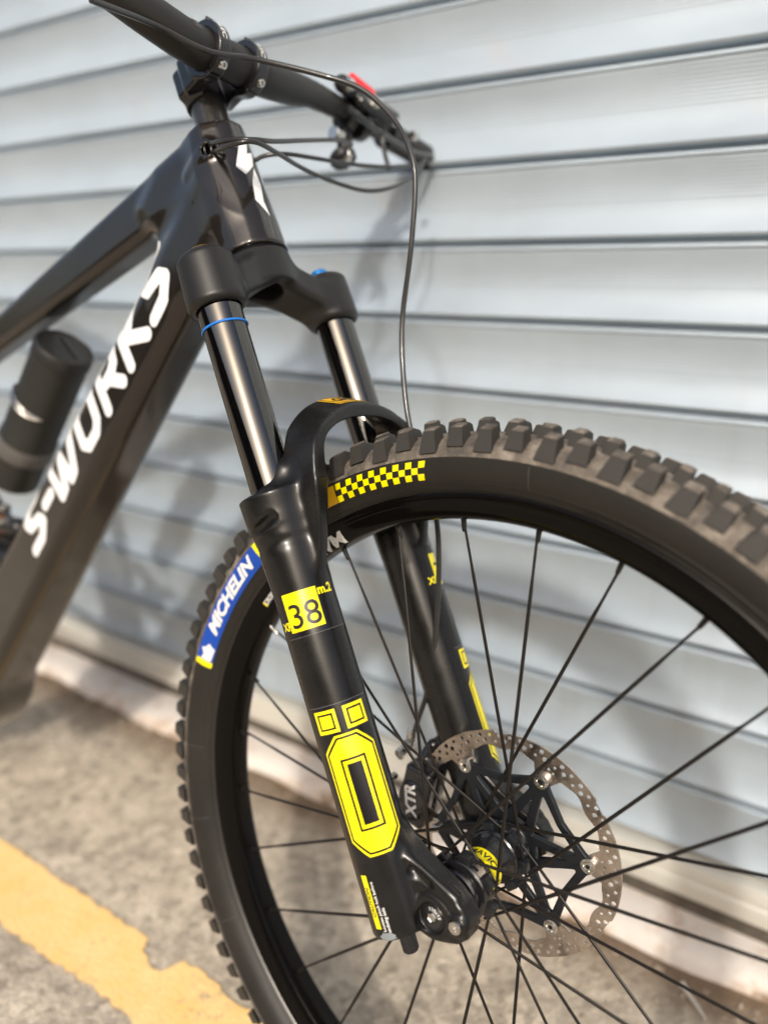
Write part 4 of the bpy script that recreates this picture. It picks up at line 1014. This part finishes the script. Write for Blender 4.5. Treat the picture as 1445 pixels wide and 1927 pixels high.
# controls at the far end of the bar
def blk_(name, c, s, m, par, rot=(0, 0, 0), bev=0.003):
    from mathutils import Euler
    return part(name, rounded_box(name, Vector(c), s, m, bev, Euler([R(a) for a in rot]).to_matrix()), par)
lev = part('brake_lever', surface('brake_lever', lambda p: smin(smin(cyl(p, (-0.0165, 0.212, 0.7762), (-0.0175, 0.226, 0.7765), 0.0185, None, 0.002), capsule(p, (0.010, 0.165, 0.790), (0.006, 0.262, 0.784), 0.0095, 0.0080), 0.006), capsule(p, (0.012, 0.190, 0.775), (0.016, 0.235, 0.765), 0.0080, 0.0070), 0.006), (-0.045, 0.145, 0.745), (0.035, 0.280, 0.810), 0.002, M['glossblk']), bike)
part('lever_blade', tube('lever_blade', BLADE, [0.0045, 0.0042, 0.0036, 0.0040, 0.0050], M['glossblk'], 12, 6), lev)
part('pivot_bolt', lathe('pivot_bolt', [(0, -0.002), (0.006, -0.002), (0.0075, 0.0), (0.0075, 0.006)], M['silver'], 'y', 20), lev, Matrix.Translation((0.016, 0.165, 0.786)))
part('pivot_bolt', lathe('pivot_bolt', [(0, -0.002), (0.0055, -0.002), (0.007, 0.0), (0.007, 0.006)], M['silver'], 'y', 20), lev, Matrix.Translation((0.022, 0.198, 0.772)))
part('adjuster_dial', lathe('adjuster_dial', [(0, 0), (0.0045, 0), (0.0055, 0.002), (0.0055, 0.008)], M['silver'], 'y', 20), lev, Matrix.Translation((0.024, 0.258, 0.748)))
part('reservoir_cap', lathe('reservoir_cap', [(0, 0), (0.004, 0), (0.005, 0.002), (0.005, 0.006)], M['silver'], 'y', 20), lev, Matrix.Translation((0.020, 0.232, 0.760)))
blk_('red_switch', (0.010, 0.205, 0.801), (0.009, 0.040, 0.012), M['red'], lev, (-12, 0, 0), 0.002)
blk_('switch_body', (-0.004, 0.212, 0.797), (0.016, 0.040, 0.014), M['blk'], lev, (-8, 0, 0))
sh_ = part('dropper_lever', surface('dropper_lever', lambda p: smin(cyl(p, (-0.0160, 0.190, 0.776), (-0.0165, 0.198, 0.776), 0.0175, None, 0.002), capsule(p, (-0.022, 0.188, 0.755), (-0.028, 0.184, 0.728), 0.0090, 0.0085), 0.006), (-0.045, 0.165, 0.71), (0.01, 0.215, 0.80), 0.002, M['blk']), bike)
part('thumb_paddle', lathe('thumb_paddle', [(0, -0.004), (0.013, -0.003), (0.0155, 0.0), (0.0155, 0.006), (0.012, 0.010), (0, 0.011)], M['blk'], 'z', 24), sh_, Matrix.Translation((-0.026, 0.176, 0.722)))
part('pivot_cap', lathe('pivot_cap', [(0, 0.0), (0.007, 0.0), (0.0085, 0.002), (0.009, 0.012)], M['silver'], 'y', 24), sh_, Matrix.Translation((-0.022, 0.166, 0.752)))
part('lower_cap', lathe('lower_cap', [(0, 0.0), (0.006, 0.0), (0.0085, 0.002), (0.009, 0.008)], M['silver'], 'y', 24), sh_, Matrix.Translation((-0.020, 0.168, 0.724)))
part('cable_boot', tube('cable_boot', [(0.004, 0.235, 0.765), (-0.004, 0.236, 0.748), (-0.006, 0.234, 0.715)], 0.0028, M['hose'], 10, 5), sh_)

# ---- hoses and cables
hose = [(0.016, -0.16, 0.73 + 0.0), (0.004, -0.09, 0.751), (0.013, -0.045, 0.739), (0.027, 0.0, 0.739), (0.062, 0.04, 0.714), (0.088, 0.06, 0.688), (0.104, 0.07, 0.651), (0.11, 0.07, 0.614), (0.104, 0.07, 0.584), (0.079, 0.07, 0.534), (0.048, 0.07, 0.481), (0.034, 0.065, 0.434), (0.026, 0.06, 0.384), (0.028, 0.055, 0.331), (0.026, 0.055, 0.294), (0.012, 0.0575, 0.254), (-0.012, 0.0555, 0.197), (-0.042, 0.0555, 0.145), (-0.064, 0.0555, 0.118), (-0.080, 0.055, 0.099)]
CABS = [([(-0.0479, -0.012, 0.696), (-0.0152, -0.038, 0.6709), (0.0081, -0.04, 0.6576), (0.0227, -0.03, 0.6512), (0.0219, 0.0, 0.6596), (0.0148, 0.06, 0.6843), (0.0064, 0.13, 0.712), (-0.0025, 0.165, 0.7237)], 'upper cable running from the head tube port to the far lever'), ([(-0.0455, -0.012, 0.6866), (-0.0118, -0.04, 0.6607), (0.013, -0.044, 0.6496), (0.0236, -0.032, 0.6479), (0.0182, 0.0, 0.6509), (0.0057, 0.05, 0.6569), (0.0033, 0.1, 0.6569), (0.0123, 0.14, 0.6521), (0.0219, 0.18, 0.6609), (0.0254, 0.23, 0.6866), (0.025, 0.27, 0.7187)], 'lower cable looping down from the head tube port'), ([(-0.0304, 0.026, 0.6808), (-0.0216, 0.035, 0.6836), (-0.0074, 0.05, 0.6807), (0.0001, 0.09, 0.6825), (0.0037, 0.14, 0.6886), (0.0125, 0.2, 0.6969), (0.0162, 0.27, 0.7173)], 'cable leaving the far side of the head tube')]
part('brake_hose', tube('brake_hose', hose, 0.0025, M['hose'], 12, 8), bike, label='front brake hose looping from the bar down to the caliper')
for pts, lb in CABS: part('cable', tube('cable', pts, 0.0022, M['hose'], 12, 10), bike, label=lb)

# ---- brake caliper
def cal_fn(p):
    x, y, z = p
    # local axes: radial outwards (u), along the rotor (v)
    c = (-0.079, RY, 0.052); a = R(146); ux, uz = math.cos(a), math.sin(a)
    u = (x - c[0]) * ux + (z - c[2]) * uz; v = -(x - c[0]) * uz + (z - c[2]) * ux; w_ = y - c[1]
    L = (u, w_, v)
    d = rbox(L, (0, 0, 0), (0.0150, 0.0170, 0.0300), 0.005)
    d = smin(d, cyl(L, (0.001, -0.0185, 0.000), (0.001, 0.0185, 0.0), 0.0140, None, 0.002), 0.004)
    d = smin(d, capsule(L, (0.006, 0.006, -0.030), (0.004, 0.010, -0.044), 0.0080, 0.0060), 0.005)
    d = smin(d, capsule(L, (0.004, 0.008, 0.026), (-0.006, 0.012, 0.048), 0.0085, 0.0070), 0.005)
    d = smax(d, -rbox(L, (-0.014, 0, 0), (0.018, 0.0036, 0.024), 0.001), 0.001)
    d = smax(d, -rbox(L, (0.010, 0, 0), (0.016, 0.0060, 0.013), 0.001), 0.001)
    return d
cal = part('brake_caliper', surface('brake_caliper', cal_fn, (-0.145, 0.015, -0.012), (-0.020, 0.075, 0.120), 0.0014, M['glossblk']), bike)
blk_('caliper_adapter', (-0.050, 0.062, 0.088), (0.030, 0.012, 0.020), M['blk'], cal, (0, -20, 0))
part('hose_fitting', tube('hose_fitting', [(-0.086, 0.051, 0.092), (-0.080, 0.055, 0.1000), (-0.076, 0.055, 0.108)], 0.0050, M['silver'], 12, 3), cal)
part('banjo_bolt', tube('banjo_bolt', [(-0.094, 0.046, 0.088), (-0.091, 0.058, 0.091)], 0.0058, M['silver'], 6, 2), cal)
blk_('brake_pad', (-0.072, 0.0425, 0.052), (0.012, 0.002, 0.034), M['copper'], cal, (0, 30, 0), 0.0005)
blk_('pad_fin', (-0.081, 0.0425, 0.062), (0.007, 0.0035, 0.009), M['purple'], cal, (0, 30, 0), 0.0008)
for q in range(3): blk_('pad_fin', (-0.083 + q * 0.003, 0.0400, 0.036 - q * 0.004), (0.006, 0.0015, 0.008), M['blk'], cal, (0, 30, 0), 0.0004)
S = xf(text2d('XTR', 0.0160, 0.0006, 0.1), 0, 0, R(72))
part('lettering', wrap('lettering', S, lambda u, v: (-0.080 + u, 0.0278, 0.050 + v), M['whiteflat'], 0.004), cal)
for c_ in ((-0.098, 0.031, 0.072), (-0.062, 0.031, 0.022), (-0.101, 0.031, 0.050)):
    part('caliper_bolt', lathe('caliper_bolt', [(0, -0.003), (0.0024, -0.003), (0.0034, -0.0022), (0.0036, 0.006)], M['silver'], 'y', 12), cal, Matrix.Translation(c_))

# ---- suspension linkage glimpsed behind the down tube
lk = part('shock_linkage', surface('shock_linkage', lambda p: smin(smin(capsule(p, (-0.655, -0.012, 0.500), (-0.575, -0.012, 0.470), 0.016, 0.013), capsule(p, (-0.665, 0.0, 0.545), (-0.620, 0.0, 0.470), 0.014), 0.008), capsule(p, (-0.72, 0.0, 0.50), (-0.64, 0.0, 0.44), 0.018), 0.01), (-0.76, -0.04, 0.41), (-0.55, 0.03, 0.575), 0.003, M['blk']), bike)
for (c_, r_, m_) in (((-0.600, -0.026, 0.492), 0.007, 'copper'), ((-0.586, -0.026, 0.483), 0.0045, 'silver'), ((-0.640, -0.028, 0.505), 0.009, 'silver'), ((-0.622, -0.028, 0.470), 0.0055, 'copper'), ((-0.655, -0.028, 0.480), 0.006, 'blueano'), ((-0.578, -0.024, 0.500), 0.005, 'silver'), ((-0.618, -0.03, 0.512), 0.006, 'silver')):
    part('linkage_bolt', lathe('linkage_bolt', [(0, -0.004), (r_ * 0.8, -0.004), (r_, -0.002), (r_, 0.008)], M[m_], 'y', 16), lk, Matrix.Translation(c_))

# ------------------------------------------------------------ the canister above the down tube
def canister():
    root = bpy.data.objects.new('battery_canister', None); COL.objects.link(root)
    d = Vector((-0.892, 0.0, -0.452)).normalized()
    q = Vector((0, 0, 1)).rotation_difference(-d).to_matrix().to_4x4()
    T = Matrix.Translation((-0.500, 0.004, 0.588)) @ q
    FRAME[root] = T; root.matrix_world = F2W @ T
    tag(root, 'matte black cylindrical battery canister above the down tube', 'canister')
    top = 0.130
    part('body', lathe('body', [(0.0, -0.100), (0.030, -0.100), (0.034, -0.096), (0.034, -0.050), (0.0365, -0.046), (0.0365, -0.018), (0.0350, -0.015), (0.0350, top - 0.020)], mat('matte olive black plastic', (0.016, 0.015, 0.012), 0.5), 'z', 64), root, T)
    part('cap', lathe('cap', [(0.0350, top - 0.020), (0.0362, top - 0.018), (0.0362, top - 0.004), (0.0345, top - 0.0010), (0.0325, top), (0.0315, top - 0.0025), (0.0, top - 0.003)], M['matblk'], 'z', 64), root, T)
    part('base_band', lathe('base_band', [(0.0362, -0.047), (0.0372, -0.045), (0.0372, -0.024), (0.0362, -0.022)], M['greyband'], 'z', 64), root, T)
    part('ridge', rounded_box('ridge', Vector((0, 0.006, top - 0.0015)), (0.040, 0.003, 0.003), M['glossblk'], 0.001), root, T)
    loop = [(0.0375 * math.sin(a), -0.0375 * math.cos(a), 0.040 + b) for a, b in [(-1.1, 0.0), (-0.8, 0.006), (-0.4, 0.0055), (0.1, 0.003), (0.6, 0.0), (1.1, -0.002), (0.6, -0.006), (0.1, -0.0045), (-0.4, -0.003), (-0.8, -0.003), (-1.1, 0.0)]]
    part('strap_loop', tube('strap_loop', loop, 0.0016, M['silver'], 8, 5), root, T)
    part('side_latch', rounded_box('side_latch', Vector((-0.038, 0.0, 0.045)), (0.010, 0.014, 0.034), M['glossblk'], 0.003), root, T)
    return root
canister()

# ------------------------------------------------------------ unseen building added across the yard to darken reflections in glossy parts
yb = bpy.data.objects.new('reflection_building', None); COL.objects.link(yb); yb.location = (-1.0, -10.0, 0.0)
tag(yb, 'unseen low brick building added across the yard for reflections', 'building')
brick = mat('brown brick wall', (0.16, 0.10, 0.07), 0.8, vary=0.3, vscale=3)
def yb_part(name, boxes, m):
    bm = bmesh.new()
    for c_, s_ in boxes: box_bm(bm, Vector(c_), s_)
    o = bpy.data.objects.new(name, bm_mesh(name, bm, m, False)); COL.objects.link(o); o.parent = yb; return o
xs_ = [-13.5 + 4.5 * k for k in range(7)]
bx = [((0, -1.5, 0.45), (36, 3, 0.9)), ((0, -1.5, 3.05), (36, 3, 0.9))]
for k in range(8): bx.append((((-18 + (xs_[k] - 1.1)) / 2 if k == 0 else (18 + xs_[6] + 1.1) / 2 if k == 7 else (xs_[k - 1] + xs_[k]) / 2, -1.5, 1.75), ((xs_[0] - 1.1 + 18) if k == 0 else (18 - xs_[6] - 1.1) if k == 7 else 2.3, 3, 1.7)))
yb_part('wall', bx, brick)
for xx in xs_:
    o = yb_part('window', [((xx, -0.25, 1.75), (2.18, 0.05, 1.68))], mat('dark window glass', (0.03, 0.035, 0.04), 0.08) if xx == xs_[0] else bpy.data.materials['dark window glass'])
yb_part('roof', [((0, -1.5, 3.57), (36.6, 3.6, 0.14))], mat('grey roof edge', (0.2, 0.2, 0.2), 0.7))

# ------------------------------------------------------------ rear of the bicycle, beyond the left edge of the picture
RW = Matrix.Translation((-1.116, 0, 0.585))
part('tyre', tyre_me, bike, RW); part('rim', rim.data, bike, RW)
rb = bmesh.new()
for i in range(NK):
    for me_ in (kA if i % 2 else kB, kC, kCf):
        n0 = len(rb.verts); rb.from_mesh(me_); rb.verts.ensure_lookup_table(); nv = rb.verts[n0:]
        bmesh.ops.transform(rb, matrix=Ta(360 / NK * i + (0 if me_ in (kA, kB) else 1.8)), verts=nv)
rt = part('tread_blocks', bm_mesh('tread_blocks', rb, M['tread'], True, 40), bike, RW); rt['kind'] = 'stuff'
for j in range(28):
    sd = -1 if j % 2 else 1
    part('spoke', tube('spoke', [(0.028 * math.cos(R(sd * 70)), sd * 0.028, 0.028 * math.sin(R(sd * 70))), (0.297, 0, 0)], 0.0011, M['spoke'], 6, 1), bike, RW @ Ta(j * 12.857))
part('hub', lathe('hub', [(0, -0.066), (0.012, -0.066), (0.012, -0.05), (0.028, -0.03), (0.018, -0.026), (0.018, 0.026), (0.028, 0.03), (0.012, 0.05), (0.012, 0.066), (0, 0.066)], M['glossblk'], 'y', 32), bike, RW)
for s in (-1, 1):
    part('chainstay', tube('chainstay', [(-0.770, s * 0.040, 0.375), (-0.90, s * 0.060, 0.440), (-1.116, s * 0.074, 0.585)], [0.018, 0.014, 0.014], M['frame'], 16, 8), bike)
    part('seatstay', tube('seatstay', [(-0.690, s * 0.022, 0.660), (-0.83, s * 0.055, 0.655), (-1.116, s * 0.074, 0.600)], [0.014, 0.011, 0.011], M['frame'], 16, 8), bike)
    part('crank_arm', tube('crank_arm', [(-0.755, s * 0.070, 0.360), (-0.755 - (0.095 if s > 0 else 0.045), s * 0.080, 0.360 + s * 0.130)], [0.015, 0.011], M['glossblk'], 12, 4), bike)
part('seatpost', tube('seatpost', [(-0.650, 0, 0.79), (-0.612, 0, 0.945)], 0.0155, M['blk'], 20, 2), bike)
part('saddle', surface('saddle', lambda p: smin(capsule((p[0], p[1] * 0.9, p[2] * 1.6), (-0.50, 0, 0.910 * 1.6), (-0.60, 0, 0.955 * 1.6), 0.022, 0.045), capsule((p[0], np.abs(p[1]), p[2] * 1.6), (-0.60, 0.01, 0.955 * 1.6), (-0.70, 0.045, 1.02 * 1.6), 0.035, 0.035), 0.03), (-0.76, -0.10, 0.86), (-0.46, 0.10, 1.08), 0.004, M['blk']), bike)
part('chainring', lathe('chainring', [(0.040, -0.054), (0.064, -0.054), (0.066, -0.052), (0.064, -0.050), (0.040, -0.050)], M['spider'], 'y', 64, closed=True), bike, Matrix.Translation((-0.755, 0, 0.36)))

# ------------------------------------------------------------ litter at the foot of the ledge
tw = bpy.data.objects.new('twig', tube('twig', TWIG, [0.004, 0.0028, 0.0022, 0.0016], mat('bleached twig', (0.62, 0.58, 0.50), 0.8), 8, 6)); COL.objects.link(tw)
tag(tw, 'pale dry twig lying on the asphalt near the ledge', 'twig')
gr = random.Random(12); gb = bmesh.new()
for i in range(900):
    x_ = gr.uniform(-2.2, 0.5); t_ = gr.random() ** 1.6; y_ = 0.375 - 0.13 * t_; r_ = gr.uniform(0.0012, 0.0042) * (1 if gr.random() < 0.9 else 1.7)
    n0 = len(gb.verts); bmesh.ops.create_icosphere(gb, subdivisions=1, radius=r_, matrix=Matrix.Translation((x_, y_, r_ * 0.35)) @ Matrix.Rotation(gr.random() * 6, 4, 'Z') @ Matrix.Diagonal((1, gr.uniform(0.6, 1), gr.uniform(0.4, 0.8), 1)))
gm_ = bm_mesh('gravel', gb, mat('grit', (0.36, 0.29, 0.22), 0.9, vary=0.6, vscale=40), True, 30)
go = bpy.data.objects.new('gravel', gm_); COL.objects.link(go); go['kind'] = 'stuff'; tag(go, 'loose grit gathered along the foot of the ledge', 'gravel')
